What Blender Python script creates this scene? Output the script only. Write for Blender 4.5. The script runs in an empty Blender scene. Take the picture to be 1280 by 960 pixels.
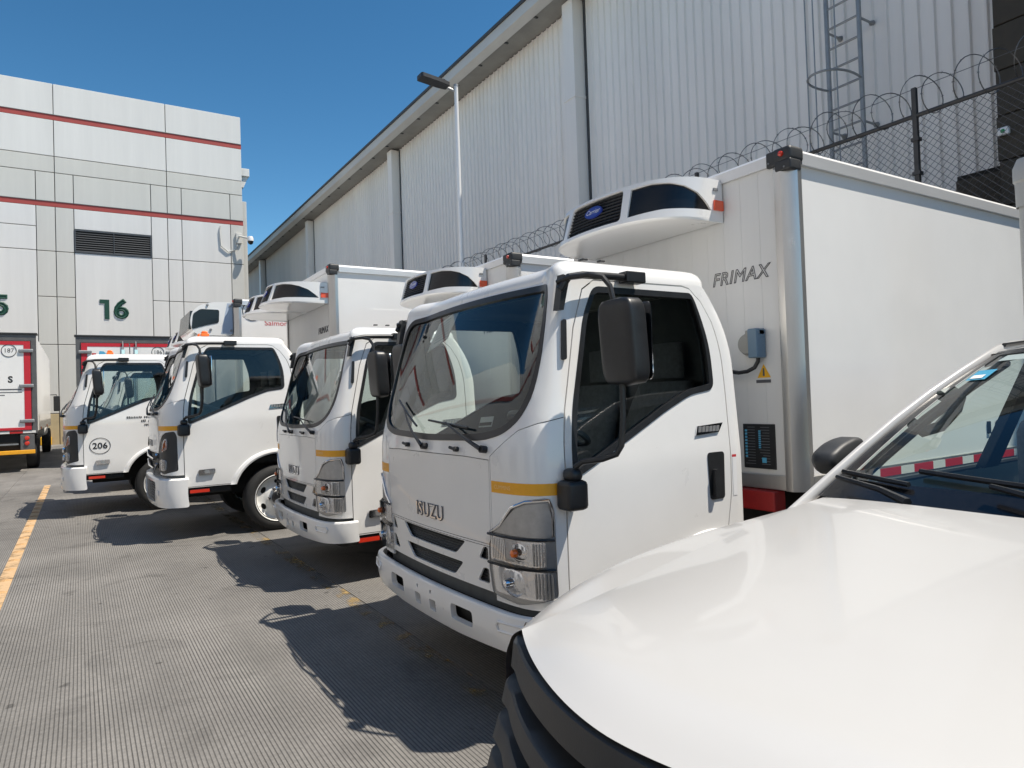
import bpy, bmesh, math, random
import numpy as np
from mathutils import Vector, Matrix
from mathutils.geometry import delaunay_2d_cdt

random.seed(7)
sc = bpy.context.scene
col = sc.collection
R = math.radians

# ------------------------------------------------------------------ camera
cam_d = bpy.data.cameras.new('camera'); cam = bpy.data.objects.new('camera', cam_d); col.objects.link(cam)
cam_d.sensor_width = 36.0; cam_d.lens = 36.0 * 855 / 1280; cam_d.clip_start = 0.05; cam_d.clip_end = 3000
A = np.array([[0.8447, -0.0181, 0.5349], [-0.5332, 0.0346, 0.8453], [-0.0338, -0.9992, 0.0196]])
cam.matrix_world = Matrix(((A[0, 0], -A[0, 1], -A[0, 2], 0), (A[1, 0], -A[1, 1], -A[1, 2], 0), (A[2, 0], -A[2, 1], -A[2, 2], 1.48), (0, 0, 0, 1)))
sc.camera = cam

# ------------------------------------------------------------------ sky and sun
SUN_TO = Vector((0.40, -0.33, 1.0)).normalized()
elev = math.asin(SUN_TO.z); azim = math.atan2(SUN_TO.x, SUN_TO.y)
world = bpy.data.worlds.new('World'); sc.world = world; world.use_nodes = True
wn = world.node_tree.nodes; wl = world.node_tree.links; wn.clear()
sky = wn.new('ShaderNodeTexSky'); sky.sky_type = 'NISHITA'; sky.sun_disc = False
sky.sun_elevation = elev; sky.sun_rotation = azim; sky.altitude = 1500; sky.air_density = 1.2; sky.dust_density = 0.2; sky.ozone_density = 1.0
bg = wn.new('ShaderNodeBackground'); bg.inputs['Strength'].default_value = 0.05
wo = wn.new('ShaderNodeOutputWorld'); gam = wn.new('ShaderNodeGamma'); gam.inputs[1].default_value = 1.42
hsv = wn.new('ShaderNodeHueSaturation'); hsv.inputs['Hue'].default_value = 0.486; hsv.inputs['Saturation'].default_value = 1.12; hsv.inputs['Value'].default_value = 0.80
wl.new(sky.outputs[0], gam.inputs[0]); wl.new(gam.outputs[0], hsv.inputs['Color']); wl.new(hsv.outputs[0], bg.inputs[0]); wl.new(bg.outputs[0], wo.inputs[0])
sun_d = bpy.data.lights.new('sun', 'SUN'); sun_d.energy = 3.6; sun_d.angle = R(0.53); sun_d.color = (1.0, 0.925, 0.81)
sun = bpy.data.objects.new('sun', sun_d); col.objects.link(sun)
sun.rotation_euler = (-SUN_TO).to_track_quat('-Z', 'Y').to_euler()
vs = sc.view_settings; vs.view_transform = 'Standard'; vs.look = 'None'; vs.exposure = 0.82; vs.gamma = 1.0; vs.use_curve_mapping = False
try:
    sc.cycles.max_bounces = 8; sc.cycles.transparent_max_bounces = 16; sc.cycles.sample_clamp_indirect = 6.0; sc.cycles.caustics_reflective = False; sc.cycles.caustics_refractive = False
except Exception:
    pass

# ------------------------------------------------------------------ materials
MATS = {}
def mat(name, base, rough=0.5, metal=0.0, coat=0.0, noise=None, bump=None, spec=0.5):
    """principled; noise=(scale, amount, (sx,sy,sz)) varies the colour, bump=(scale, distance)"""
    if name in MATS: return MATS[name]
    m = bpy.data.materials.new(name); m.use_nodes = True; MATS[name] = m
    nt = m.node_tree; b = nt.nodes['Principled BSDF']
    b.inputs['Base Color'].default_value = (*base, 1); b.inputs['Roughness'].default_value = rough; b.inputs['Metallic'].default_value = metal
    b.inputs['Coat Weight'].default_value = coat; b.inputs['Coat Roughness'].default_value = 0.04
    b.inputs['Specular IOR Level'].default_value = spec
    if noise or bump:
        tc = nt.nodes.new('ShaderNodeTexCoord')
    if noise:
        mp = nt.nodes.new('ShaderNodeMapping'); nt.links.new(tc.outputs['Object'], mp.inputs[0])
        mp.inputs['Scale'].default_value = noise[2] if len(noise) > 2 else (1, 1, 1)
        n = nt.nodes.new('ShaderNodeTexNoise'); n.inputs['Scale'].default_value = noise[0]; n.inputs['Detail'].default_value = 6; n.inputs['Roughness'].default_value = 0.65
        nt.links.new(mp.outputs[0], n.inputs['Vector'])
        r = nt.nodes.new('ShaderNodeValToRGB'); r.color_ramp.elements[0].position = 0.3; r.color_ramp.elements[1].position = 0.7
        k = noise[1]
        r.color_ramp.elements[0].color = (*[c * (1 - k) for c in base], 1); r.color_ramp.elements[1].color = (*[min(1, c * (1 + k)) for c in base], 1)
        nt.links.new(n.outputs['Fac'], r.inputs[0]); nt.links.new(r.outputs[0], b.inputs['Base Color'])
        rm = nt.nodes.new('ShaderNodeMapRange'); rm.inputs[3].default_value = rough * 0.85; rm.inputs[4].default_value = min(1, rough * 1.2)
        nt.links.new(n.outputs['Fac'], rm.inputs[0]); nt.links.new(rm.outputs[0], b.inputs['Roughness'])
    if bump:
        n2 = nt.nodes.new('ShaderNodeTexNoise'); n2.inputs['Scale'].default_value = bump[0]; n2.inputs['Detail'].default_value = 3
        nt.links.new(tc.outputs['Object'], n2.inputs['Vector'])
        bp = nt.nodes.new('ShaderNodeBump'); bp.inputs['Strength'].default_value = 0.5; bp.inputs['Distance'].default_value = bump[1]
        nt.links.new(n2.outputs['Fac'], bp.inputs['Height']); nt.links.new(bp.outputs[0], b.inputs['Normal'])
    return m

def glass_mat(name, tint, refl=1.0, rough=0.0):
    m = bpy.data.materials.new(name); m.use_nodes = True; MATS[name] = m
    nt = m.node_tree; nt.nodes.clear()
    tr = nt.nodes.new('ShaderNodeBsdfTransparent'); tr.inputs[0].default_value = (*tint, 1)
    gl = nt.nodes.new('ShaderNodeBsdfGlossy'); gl.inputs['Color'].default_value = (refl, refl, refl, 1); gl.inputs['Roughness'].default_value = rough
    fr = nt.nodes.new('ShaderNodeFresnel'); fr.inputs[0].default_value = 1.52
    mx = nt.nodes.new('ShaderNodeMixShader'); o = nt.nodes.new('ShaderNodeOutputMaterial')
    nt.links.new(fr.outputs[0], mx.inputs[0]); nt.links.new(tr.outputs[0], mx.inputs[1]); nt.links.new(gl.outputs[0], mx.inputs[2]); nt.links.new(mx.outputs[0], o.inputs[0])
    return m

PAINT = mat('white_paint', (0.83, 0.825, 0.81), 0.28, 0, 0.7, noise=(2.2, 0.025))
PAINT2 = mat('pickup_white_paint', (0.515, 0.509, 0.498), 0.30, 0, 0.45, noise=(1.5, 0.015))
PANEL = mat('box_panel_white', (0.86, 0.855, 0.84), 0.33, 0, 0.25, noise=(1.1, 0.03, (1, 1, 0.5)), bump=(1.6, 0.012))
FPANEL = mat('box_front_white', (0.76, 0.76, 0.745), 0.38, 0, 0.15, noise=(6, 0.03, (1, 1, 0.04)))
ALU = mat('brushed_aluminium', (0.60, 0.59, 0.57), 0.34, 0.85, 0, noise=(5, 0.14, (1, 1, 0.12)))
ALUW = mat('pale_aluminium', (0.74, 0.745, 0.75), 0.36, 0.45, 0, noise=(4, 0.06, (0.15, 1, 1)))
STEEL = mat('grey_steel', (0.28, 0.29, 0.30), 0.5, 0.5, 0, noise=(9, 0.2))
BLACKP = mat('black_plastic', (0.016, 0.017, 0.019), 0.38, 0, 0, noise=(20, 0.2), bump=(260, 0.0006))
GREYP = mat('charcoal_plastic', (0.032, 0.034, 0.037), 0.5, 0, 0, noise=(12, 0.12), bump=(300, 0.0006))
RUBBER = mat('rubber', (0.022, 0.022, 0.022), 0.75, 0, 0, noise=(12, 0.25))
DARK = mat('dark_underbody', (0.012, 0.012, 0.012), 0.8)
INTER = mat('interior_trim', (0.12, 0.13, 0.135), 0.7, noise=(14, 0.15))
SEAT = mat('seat_cloth', (0.19, 0.195, 0.205), 0.9, noise=(40, 0.2))
HEADL = mat('headliner', (0.45, 0.46, 0.44), 0.9)
CHROME = mat('chrome', (0.78, 0.78, 0.80), 0.10, 1.0)
SATIN = mat('satin_grey', (0.42, 0.42, 0.42), 0.33, 0.6, noise=(30, 0.1))
LAMPREF = mat('lamp_reflector', (0.90, 0.90, 0.92), 0.12, 0.7, bump=(55, 0.005))
GRIP = mat('steering_wheel_grey', (0.20, 0.205, 0.21), 0.45)
AMBER = mat('amber_plastic', (0.85, 0.17, 0.015), 0.25, 0, 0.5)
REDP = mat('red_lens', (0.62, 0.035, 0.015), 0.25, 0, 0.5)
ORANGE = mat('orange_marker', (0.85, 0.10, 0.03), 0.3, 0, 0.4)
STRIPE = mat('yellow_reflective_tape', (0.86, 0.40, 0.02), 0.4, noise=(30, 0.06))
TAPER = mat('red_tape', (0.50, 0.02, 0.02), 0.4)
TAPEW = mat('white_tape', (0.75, 0.75, 0.72), 0.4)
WHEELW = mat('wheel_paint', (0.78, 0.78, 0.76), 0.35, 0.0, 0.3, noise=(14, 0.1))
GREEN = mat('dark_green_paint', (0.004, 0.055, 0.035), 0.6, noise=(3, 0.15))
INK = mat('black_ink', (0.015, 0.015, 0.018), 0.6)
GREYINK = mat('grey_outline', (0.10, 0.10, 0.11), 0.45)
BLUEINK = mat('blue_print', (0.10, 0.42, 0.66), 0.5)
LOGOBLUE = mat('oval_badge_blue', (0.03, 0.05, 0.30), 0.3, 0, 0.5)
WHITEINK = mat('white_print', (0.85, 0.85, 0.85), 0.5)
REDINK = mat('red_print', (0.55, 0.03, 0.04), 0.5)
GREENINK = mat('green_print', (0.02, 0.30, 0.10), 0.5)
YELLOWS = mat('warning_yellow', (0.85, 0.45, 0.02), 0.45)
BLUEBOX = mat('blue_grey_plastic', (0.14, 0.22, 0.30), 0.45)
GREYCAP = mat('grey_plastic_cap', (0.33, 0.33, 0.31), 0.5)
BLUESIDE = mat('pale_blue_panel', (0.42, 0.50, 0.62), 0.35)
PAPER = mat('paper', (0.70, 0.74, 0.74), 0.8)
WS = glass_mat('windscreen_glass', (0.80, 0.86, 0.84))
SG = glass_mat('side_window_glass', (0.74, 0.81, 0.79))
PWS = glass_mat('pickup_windscreen_glass', (0.68, 0.81, 0.77))
LENS = glass_mat('clear_lens', (0.93, 0.94, 0.95), 0.9)

# ------------------------------------------------------------------ mesh builder
class MB:
    def __init__(s): s.v = []; s.f = []; s.bev = False
    def add(s, vv, ff):
        o = len(s.v); s.v.extend([tuple(map(float, p)) for p in vv]); s.f.extend([tuple(i + o for i in q) for q in ff]); return s
    def box(s, x0, x1, y0, y1, z0, z1, b=0.0):
        if b <= 0:
            return s.add([(x0,y0,z0),(x1,y0,z0),(x1,y1,z0),(x0,y1,z0),(x0,y0,z1),(x1,y0,z1),(x1,y1,z1),(x0,y1,z1)],
                  [(0,3,2,1),(4,5,6,7),(0,1,5,4),(1,2,6,5),(2,3,7,6),(3,0,4,7)])
        s.bev = True; b = min(b, (x1-x0)/2.01, (y1-y0)/2.01, (z1-z0)/2.01)
        bm = bmesh.new(); bmesh.ops.create_cube(bm, size=1)
        for v in bm.verts: v.co = Vector(((x0+x1)/2 + v.co.x*(x1-x0), (y0+y1)/2 + v.co.y*(y1-y0), (z0+z1)/2 + v.co.z*(z1-z0)))
        bmesh.ops.bevel(bm, geom=bm.edges[:], offset=b, segments=2, profile=0.5, affect='EDGES')
        bm.verts.index_update(); s.add([v.co for v in bm.verts], [[v.index for v in f.verts] for f in bm.faces]); bm.free(); return s
    def tube(s, path, r, n=8, closed=False):
        P = [Vector(p) for p in path]; m = len(P); rings = []; up = None
        for i in range(m):
            if closed: t = P[(i+1) % m] - P[i-1]
            else: t = P[min(i+1, m-1)] - P[max(i-1, 0)]
            t.normalize()
            if up is None:
                up = Vector((0,0,1)) if abs(t.z) < 0.9 else Vector((1,0,0))
            a = t.cross(up)
            if a.length < 1e-6: a = t.cross(Vector((0,1,0)))
            a.normalize(); b = a.cross(t).normalized(); up = b
            rr = r[i] if isinstance(r, (list, tuple)) else r
            rings.append([P[i] + a*rr*math.cos(2*math.pi*k/n) + b*rr*math.sin(2*math.pi*k/n) for k in range(n)])
        vv = [p for g in rings for p in g]; ff = []
        for i in range(m if closed else m-1):
            j = (i+1) % m
            for k in range(n): ff.append((i*n+k, i*n+(k+1) % n, j*n+(k+1) % n, j*n+k))
        if not closed: ff.append(tuple(range(n-1, -1, -1))); ff.append(tuple((m-1)*n+k for k in range(n)))
        return s.add(vv, ff)
    def prism(s, poly, fa, fb):
        """poly: 2-D points, fa/fb map a 2-D point to the two caps"""
        n = len(poly); vv = [fa(*p) for p in poly] + [fb(*p) for p in poly]
        ff = [tuple(range(n-1, -1, -1)), tuple(range(n, 2*n))] + [(i, (i+1) % n, n+(i+1) % n, n+i) for i in range(n)]
        return s.add(vv, ff)
    def lathe(s, prof, o, axis='y', n=32):
        vv = []; ff = []; m = len(prof)
        for k in range(n):
            c, d = math.cos(2*math.pi*k/n), math.sin(2*math.pi*k/n)
            for r, h in prof:
                p = {'y': (r*c, h, r*d), 'x': (h, r*c, r*d), 'z': (r*c, r*d, h)}[axis]
                vv.append((o[0]+p[0], o[1]+p[1], o[2]+p[2]))
        for k in range(n):
            for i in range(m-1): ff.append((k*m+i, k*m+i+1, ((k+1) % n)*m+i+1, ((k+1) % n)*m+i))
        return s.add(vv, ff)
    def grid(s, fn, nu, nv, closeu=False):
        vv = [fn(i/(nu if closeu else nu-1), j/(nv-1)) for i in range(nu) for j in range(nv)]
        ff = [(i*nv+j, ((i+1) % nu)*nv+j, ((i+1) % nu)*nv+j+1, i*nv+j+1) for i in range(nu if closeu else nu-1) for j in range(nv-1)]
        return s.add(vv, ff)
    def mesh(s, name, m, angle=35, smooth=True):
        me = bpy.data.meshes.new(name); me.from_pydata(s.v, [], s.f); me.materials.append(m)
        bm = bmesh.new(); bm.from_mesh(me); bmesh.ops.recalc_face_normals(bm, faces=bm.faces[:]); bm.to_mesh(me); bm.free()
        if smooth:
            me.polygons.foreach_set('use_smooth', [True]*len(me.polygons)); me.set_sharp_from_angle(angle=R(angle))
        me.update()
        if smooth and s.bev and len(me.polygons) < 6000: weighted(me, math.cos(R(max(angle, 50))))
        return me
def weighted(me, cosmin):
    """area weighted corner normals so that flat faces stay flat beside small bevels"""
    N = [p.normal.copy() for p in me.polygons]; Ar = [p.area for p in me.polygons]; vf = [[] for _ in me.vertices]
    for p in me.polygons:
        for v in p.vertices: vf[v].append(p.index)
    out = []
    for p in me.polygons:
        n = N[p.index]
        for v in p.vertices:
            a = Vector((0, 0, 0))
            for q in vf[v]:
                if N[q].dot(n) > cosmin: a += N[q]*Ar[q]
            out.append(a.normalized() if a.length > 0 else n)
    me.normals_split_custom_set(out)
CACHE = {}
def link(name, me, parent=None, loc=(0,0,0)):
    o = bpy.data.objects.new(name, me); col.objects.link(o); o.parent = parent; o.location = loc; return o
def part(key, name, fn, m, parent, loc=(0,0,0), angle=35, smooth=True):
    """shared-mesh part: fn() returns an MB the first time key is met"""
    if key not in CACHE: CACHE[key] = fn().mesh(name, m, angle, smooth)
    return link(name, CACHE[key], parent, loc)
def once(name, mb, m, parent=None, loc=(0,0,0), angle=35, smooth=True): return link(name, mb.mesh(name, m, angle, smooth), parent, loc)
def empty(name, loc, label=None, cat=None, group=None):
    o = bpy.data.objects.new(name, None); col.objects.link(o); o.location = loc; o.empty_display_size = 0.2
    return tag(o, label, cat, group)
def tag(o, label=None, cat=None, group=None, kind=None):
    if label: o['label'] = label
    if cat: o['category'] = cat
    if group: o['group'] = group
    if kind: o['kind'] = kind
    return o

def text_mb(body, size, fn, extrude=0.0, outline=0.0, shear=0.0, spacing=1.0, xs=1.0, mb=None, align='CENTER'):
    """text as mesh; fn maps flat (x, y, d) to 3-D"""
    cu = bpy.data.curves.new('t', 'FONT'); cu.body = body; cu.size = size; cu.align_x = align; cu.align_y = 'CENTER'; cu.shear = shear; cu.space_character = spacing; cu.extrude = extrude; cu.resolution_u = 3
    if outline: cu.fill_mode = 'NONE'; cu.bevel_depth = outline; cu.bevel_resolution = 0
    o = bpy.data.objects.new('t', cu); col.objects.link(o)
    dg = bpy.context.evaluated_depsgraph_get(); dg.update(); ev = o.evaluated_get(dg); me = ev.to_mesh()
    mb = mb or MB(); mb.add([fn(v.co.x*xs, v.co.y, v.co.z) for v in me.vertices], [tuple(p.vertices) for p in me.polygons])
    ev.to_mesh_clear(); bpy.data.objects.remove(o); bpy.data.curves.remove(cu); return mb

# ---- patches of a curved sheet cut by outlines (constrained triangulation in sheet coordinates)
def inpoly(P, poly):
    x, y = P[:, 0], P[:, 1]; res = np.zeros(len(P), bool); n = len(poly); j = n-1
    for i in range(n):
        xi, yi = poly[i]; xj, yj = poly[j]
        c = ((yi > y) != (yj > y)) & (x < (xj-xi)*(y-yi)/((yj-yi) if yj != yi else 1e-12)+xi); res ^= c; j = i
    return res
def area(poly): return 0.5*sum(poly[i-1][0]*poly[i][1]-poly[i][0]*poly[i-1][1] for i in range(len(poly)))
def inset(poly, d):
    s = 1 if area(poly) > 0 else -1; n = len(poly); out = []
    for i in range(n):
        p0, p1, p2 = np.array(poly[i-1]), np.array(poly[i]), np.array(poly[(i+1) % n])
        e1 = (p1-p0)/np.linalg.norm(p1-p0); e2 = (p2-p1)/np.linalg.norm(p2-p1)
        n1 = np.array([-e1[1], e1[0]])*s; n2 = np.array([-e2[1], e2[0]])*s
        b = n1+n2; b = b/max(1e-6, b.dot(b))*2
        L = np.linalg.norm(b)
        if L > 2: b = b/L*2
        out.append(tuple(p1+b*d))
    return out
def rounded(poly, r, k=4):
    out = []; n = len(poly)
    for i in range(n):
        p0, p1, p2 = np.array(poly[i-1], float), np.array(poly[i], float), np.array(poly[(i+1) % n], float)
        a = p0-p1; b = p2-p1; la, lb = np.linalg.norm(a), np.linalg.norm(b); q = min(r, la*.45, lb*.45)
        s, e = p1+a/la*q, p1+b/lb*q
        for j in range(k+1):
            t = j/k; out.append(tuple((1-t)**2*s+2*t*(1-t)*p1+t*t*e))
    return out
def mirror(poly): return [(-u, v) for u, v in poly]
def cut_sheet(bounds, step, polys, regions):
    """regions: {name: f(P)->bool}; first that holds takes the triangle. returns {name: (pts2d, tris)}"""
    u0, u1, v0, v1 = bounds; nu = max(2, int((u1-u0)/step)); nv = max(2, int((v1-v0)/step))
    E = []; V = []
    def addpoly(p):
        q = []
        for i in range(len(p)):
            a, b = np.array(p[i]), np.array(p[(i+1) % len(p)]); k = max(1, int(np.linalg.norm(b-a)/step))
            q += [tuple(a+(b-a)*t/k) for t in range(k)]
        o = len(V); V.extend(q); E.extend([(o+i, o+(i+1) % len(q)) for i in range(len(q))])
    for p in polys: addpoly([(min(max(a, u0), u1), min(max(b, v0), v1)) for a, b in p])
    E0 = np.array(V) if V else np.zeros((0, 2))
    G = [(u0+(u1-u0)*i/nu, v0+(v1-v0)*j/nv) for i in range(nu+1) for j in range(nv+1)]
    if len(E0):
        Ga = np.array(G); keep = []
        for k in range(0, len(Ga), 400):
            d = ((Ga[k:k+400, None, :]-E0[None])**2).sum(2).min(1); keep.append(d > (step*0.45)**2)
        keep = np.concatenate(keep); bd = (Ga[:, 0] <= u0+1e-9) | (Ga[:, 0] >= u1-1e-9) | (Ga[:, 1] <= v0+1e-9) | (Ga[:, 1] >= v1-1e-9)
        G = [g for g, q in zip(G, keep | bd) if q]
    V2 = [Vector(p) for p in V+G]
    r = delaunay_2d_cdt(V2, E, [], 0, 1e-5)
    P = np.array([tuple(p) for p in r[0]]); T = np.array([t for t in r[2] if len(t) == 3])
    C = P[T].mean(1); left = np.ones(len(T), bool); out = {}
    for nm, fn in regions.items():
        s = fn(C) & left; left &= ~s; out[nm] = (P, T[s])
    return out
def sheet_mb(pt, fn, rim=0.0, off=0.0, mb=None):
    """fn(u, v, off) -> xyz; rim: depth of the returned edge"""
    P, T = pt; mb = mb or MB()
    if not len(T): return mb
    used = np.unique(T); idx = {int(k): i for i, k in enumerate(used)}
    vv = [fn(*P[k], off) for k in used]; ff = [tuple(idx[int(i)] for i in t) for t in T]
    if rim:
        cnt = {}
        for t in ff:
            for a, b in ((t[0], t[1]), (t[1], t[2]), (t[2], t[0])):
                k = (min(a, b), max(a, b)); cnt[k] = cnt.get(k, 0)+1
        be = [k for k, c in cnt.items() if c == 1]; low = {}
        for a, b in be:
            for q in (a, b):
                if q not in low: low[q] = len(vv); vv.append(fn(*P[used[q]], off-rim))
        ff += [(a, b, low[b], low[a]) for a, b in be]
    return mb.add(vv, ff)
def inset_fn(f, u, v, off, e=1e-3):
    p = np.array(f(u, v)); a = np.array(f(u+e, v))-np.array(f(u-e, v)); b = np.array(f(u, v+e))-np.array(f(u, v-e))
    n = np.cross(a, b); L = np.linalg.norm(n); return p if L < 1e-12 else p+n/L*off

# ------------------------------------------------------------------ ground
def ground_mat(name, grooved, tone):
    m = bpy.data.materials.new(name); m.use_nodes = True; nt = m.node_tree; b = nt.nodes['Principled BSDF']; N = nt.nodes.new; L = nt.links.new
    geo = N('ShaderNodeNewGeometry'); sep = N('ShaderNodeSeparateXYZ'); L(geo.outputs['Position'], sep.inputs[0])
    n1 = N('ShaderNodeTexNoise'); n1.inputs['Scale'].default_value = 0.55; n1.inputs['Detail'].default_value = 8; n1.inputs['Roughness'].default_value = 0.62; L(geo.outputs['Position'], n1.inputs['Vector'])
    n2 = N('ShaderNodeTexNoise'); n2.inputs['Scale'].default_value = 38; n2.inputs['Detail'].default_value = 5; n2.inputs['Roughness'].default_value = 0.7; L(geo.outputs['Position'], n2.inputs['Vector'])
    mp = N('ShaderNodeMapping'); mp.inputs['Scale'].default_value = (3.2, 0.35, 1); L(geo.outputs['Position'], mp.inputs[0])
    n3 = N('ShaderNodeTexNoise'); n3.inputs['Scale'].default_value = 1.0; n3.inputs['Detail'].default_value = 5; L(mp.outputs[0], n3.inputs['Vector'])
    r1 = N('ShaderNodeValToRGB'); r1.color_ramp.elements[0].position = 0.30; r1.color_ramp.elements[1].position = 0.72
    r1.color_ramp.elements[0].color = (*[c*0.60 for c in tone], 1); r1.color_ramp.elements[1].color = (*[c*1.12 for c in tone], 1); L(n1.outputs['Fac'], r1.inputs[0])
    def mul(a, fac, lo, hi):
        mr = N('ShaderNodeMapRange'); mr.inputs[1].default_value = 0.3; mr.inputs[2].default_value = 0.7; mr.inputs[3].default_value = lo; mr.inputs[4].default_value = hi; L(fac, mr.inputs[0])
        mx = N('ShaderNodeVectorMath'); mx.operation = 'SCALE'; L(a, mx.inputs[0]); L(mr.outputs[0], mx.inputs['Scale']); return mx.outputs[0]
    c = mul(r1.outputs[0], n2.outputs['Fac'], 0.78, 1.16); c = mul(c, n3.outputs['Fac'], 0.84, 1.1)
    # rubber marks: soft dark spots with a shape of their own
    v = N('ShaderNodeTexNoise'); v.inputs['Scale'].default_value = 1.7; v.inputs['Detail'].default_value = 4; v.inputs['Distortion'].default_value = 1.2; L(geo.outputs['Position'], v.inputs['Vector'])
    mr = N('ShaderNodeMapRange'); mr.inputs[1].default_value = 0.58; mr.inputs[2].default_value = 0.78; mr.inputs[3].default_value = 1.0; mr.inputs[4].default_value = 0.56; L(v.outputs['Fac'], mr.inputs[0])
    mx = N('ShaderNodeVectorMath'); mx.operation = 'SCALE'; L(c, mx.inputs[0]); L(mr.outputs[0], mx.inputs['Scale']); c = mx.outputs[0]
    # small oil drips
    dn = N('ShaderNodeTexNoise'); dn.inputs['Scale'].default_value = 7.0; dn.inputs['Detail'].default_value = 2; L(geo.outputs['Position'], dn.inputs['Vector'])
    dm = N('ShaderNodeMapRange'); dm.inputs[1].default_value = 0.70; dm.inputs[2].default_value = 0.75; dm.inputs[3].default_value = 1.0; dm.inputs[4].default_value = 0.5; L(dn.outputs['Fac'], dm.inputs[0])
    dx = N('ShaderNodeVectorMath'); dx.operation = 'SCALE'; L(c, dx.inputs[0]); L(dm.outputs[0], dx.inputs['Scale']); c = dx.outputs[0]
    oi = N('ShaderNodeObjectInfo'); mo = N('ShaderNodeMapRange'); mo.inputs[3].default_value = 0.93; mo.inputs[4].default_value = 1.06; L(oi.outputs['Random'], mo.inputs[0])
    mx2 = N('ShaderNodeVectorMath'); mx2.operation = 'SCALE'; L(c, mx2.inputs[0]); L(mo.outputs[0], mx2.inputs['Scale']); c = mx2.outputs[0]
    hsum = n2.outputs['Fac']
    if grooved:
        # tined grooves that run with the row, 19 mm apart, slightly wandering
        wv = N('ShaderNodeMath'); wv.operation = 'MULTIPLY_ADD'; wv.inputs[1].default_value = 0.006; L(n1.outputs['Fac'], wv.inputs[0]); L(sep.outputs['X'], wv.inputs[2])
        md = N('ShaderNodeMath'); md.operation = 'DIVIDE'; md.inputs[1].default_value = 0.0185; L(wv.outputs[0], md.inputs[0])
        fr = N('ShaderNodeMath'); fr.operation = 'FRACT'; L(md.outputs[0], fr.inputs[0])
        pp = N('ShaderNodeMath'); pp.operation = 'PINGPONG'; pp.inputs[1].default_value = 0.5; L(fr.outputs[0], pp.inputs[0])
        g = N('ShaderNodeMapRange'); g.interpolation_type = 'SMOOTHSTEP'; g.inputs[1].default_value = 0.06; g.inputs[2].default_value = 0.19; L(pp.outputs[0], g.inputs[0])
        # worn places where the grooves are nearly full
        wr = N('ShaderNodeMapRange'); wr.inputs[1].default_value = 0.36; wr.inputs[2].default_value = 0.66; wr.inputs[3].default_value = 0.62; wr.inputs[4].default_value = 0.24; L(n3.outputs['Fac'], wr.inputs[0])
        gm = N('ShaderNodeMix'); gm.data_type = 'FLOAT'; gm.inputs[3].default_value = 1.0; L(g.outputs[0], gm.inputs[0]); L(wr.outputs[0], gm.inputs[2])
        m3 = N('ShaderNodeVectorMath'); m3.operation = 'SCALE'; L(c, m3.inputs[0]); L(gm.outputs[0], m3.inputs['Scale']); c = m3.outputs[0]
        ad = N('ShaderNodeMath'); ad.operation = 'MULTIPLY_ADD'; ad.inputs[1].default_value = 0.35; L(n2.outputs['Fac'], ad.inputs[0]); L(g.outputs[0], ad.inputs[2]); hsum = ad.outputs[0]
    L(c, b.inputs['Base Color']); b.inputs['Roughness'].default_value = 0.85
    bp = N('ShaderNodeBump'); bp.inputs['Strength'].default_value = 0.7; bp.inputs['Distance'].default_value = 0.004 if grooved else 0.002; L(hsum, bp.inputs['Height']); L(bp.outputs[0], b.inputs['Normal'])
    return m
GROOVED = ground_mat('tined_concrete', True, (0.225, 0.214, 0.20))
SMOOTH = ground_mat('smooth_concrete', False, (0.225, 0.214, 0.20))
JOINT = mat('joint_dirt', (0.13, 0.12, 0.105), 0.95, noise=(6, 0.3))
g = once('ground', MB().box(-900, 900, -900, 900, -0.4, -0.012), JOINT, smooth=False); tag(g, 'dark earth and joint filler under the concrete yard', 'ground', kind='structure')
yard = empty('concrete_yard', (0, 0, 0), 'pale concrete yard of square slabs, finely grooved where the trucks stand', 'pavement'); tag(yard, kind='structure')
XL = [-21.9 + 2.95*i for i in range(11)]; YL = [-10, -7, -4, -1, 2, 5, 8, 11, 14, 17.05] + [17.05 + 3.6*i for i in range(1, 7)]
YB = [(YL[i], YL[i+1]) for i in range(len(YL)-1)]
for i in range(len(XL)-1):
    for (a, b) in YB:
        near = b < 17.1 and XL[i] > -5
        key = ('slab', near, round(b-a, 2))
        part(key, 'slab', lambda: MB().box(0.0025, 2.9475, 0.0025, b-a-0.0025, -0.2, 0.0, 0.003), GROOVED if near else SMOOTH, yard, (XL[i]+0.05, a, 0), smooth=False)

def worn_paint(name, c, lo, hi):
    m = bpy.data.materials.new(name); m.use_nodes = True; nt = m.node_tree; b = nt.nodes['Principled BSDF']; N = nt.nodes.new; L = nt.links.new
    geo = N('ShaderNodeNewGeometry'); n = N('ShaderNodeTexNoise'); n.inputs['Scale'].default_value = 5; n.inputs['Detail'].default_value = 9; n.inputs['Roughness'].default_value = 0.72; L(geo.outputs['Position'], n.inputs['Vector'])
    mr = N('ShaderNodeMapRange'); mr.inputs[1].default_value = lo; mr.inputs[2].default_value = hi; L(n.outputs['Fac'], mr.inputs[0])
    n2 = N('ShaderNodeTexNoise'); n2.inputs['Scale'].default_value = 22; n2.inputs['Detail'].default_value = 6; L(geo.outputs['Position'], n2.inputs['Vector'])
    r = N('ShaderNodeValToRGB'); r.color_ramp.elements[0].color = (*[k*0.75 for k in c], 1); r.color_ramp.elements[1].color = (*c, 1); L(n2.outputs['Fac'], r.inputs[0]); L(r.outputs[0], b.inputs['Base Color'])
    b.inputs['Roughness'].default_value = 0.8; L(mr.outputs[0], b.inputs['Alpha']); return m
LINE1 = worn_paint('orange_line_paint', (0.58, 0.39, 0.215), 0.30, 0.50)
LINE2 = worn_paint('faded_line_paint', (0.62, 0.42, 0.16), 0.50, 0.74)
yl = empty('lane_line', (-0.59, 0, 0), 'orange yellow lane line with raised ridges along the left of the truck row', 'road marking'); tag(yl, kind='structure')
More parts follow.
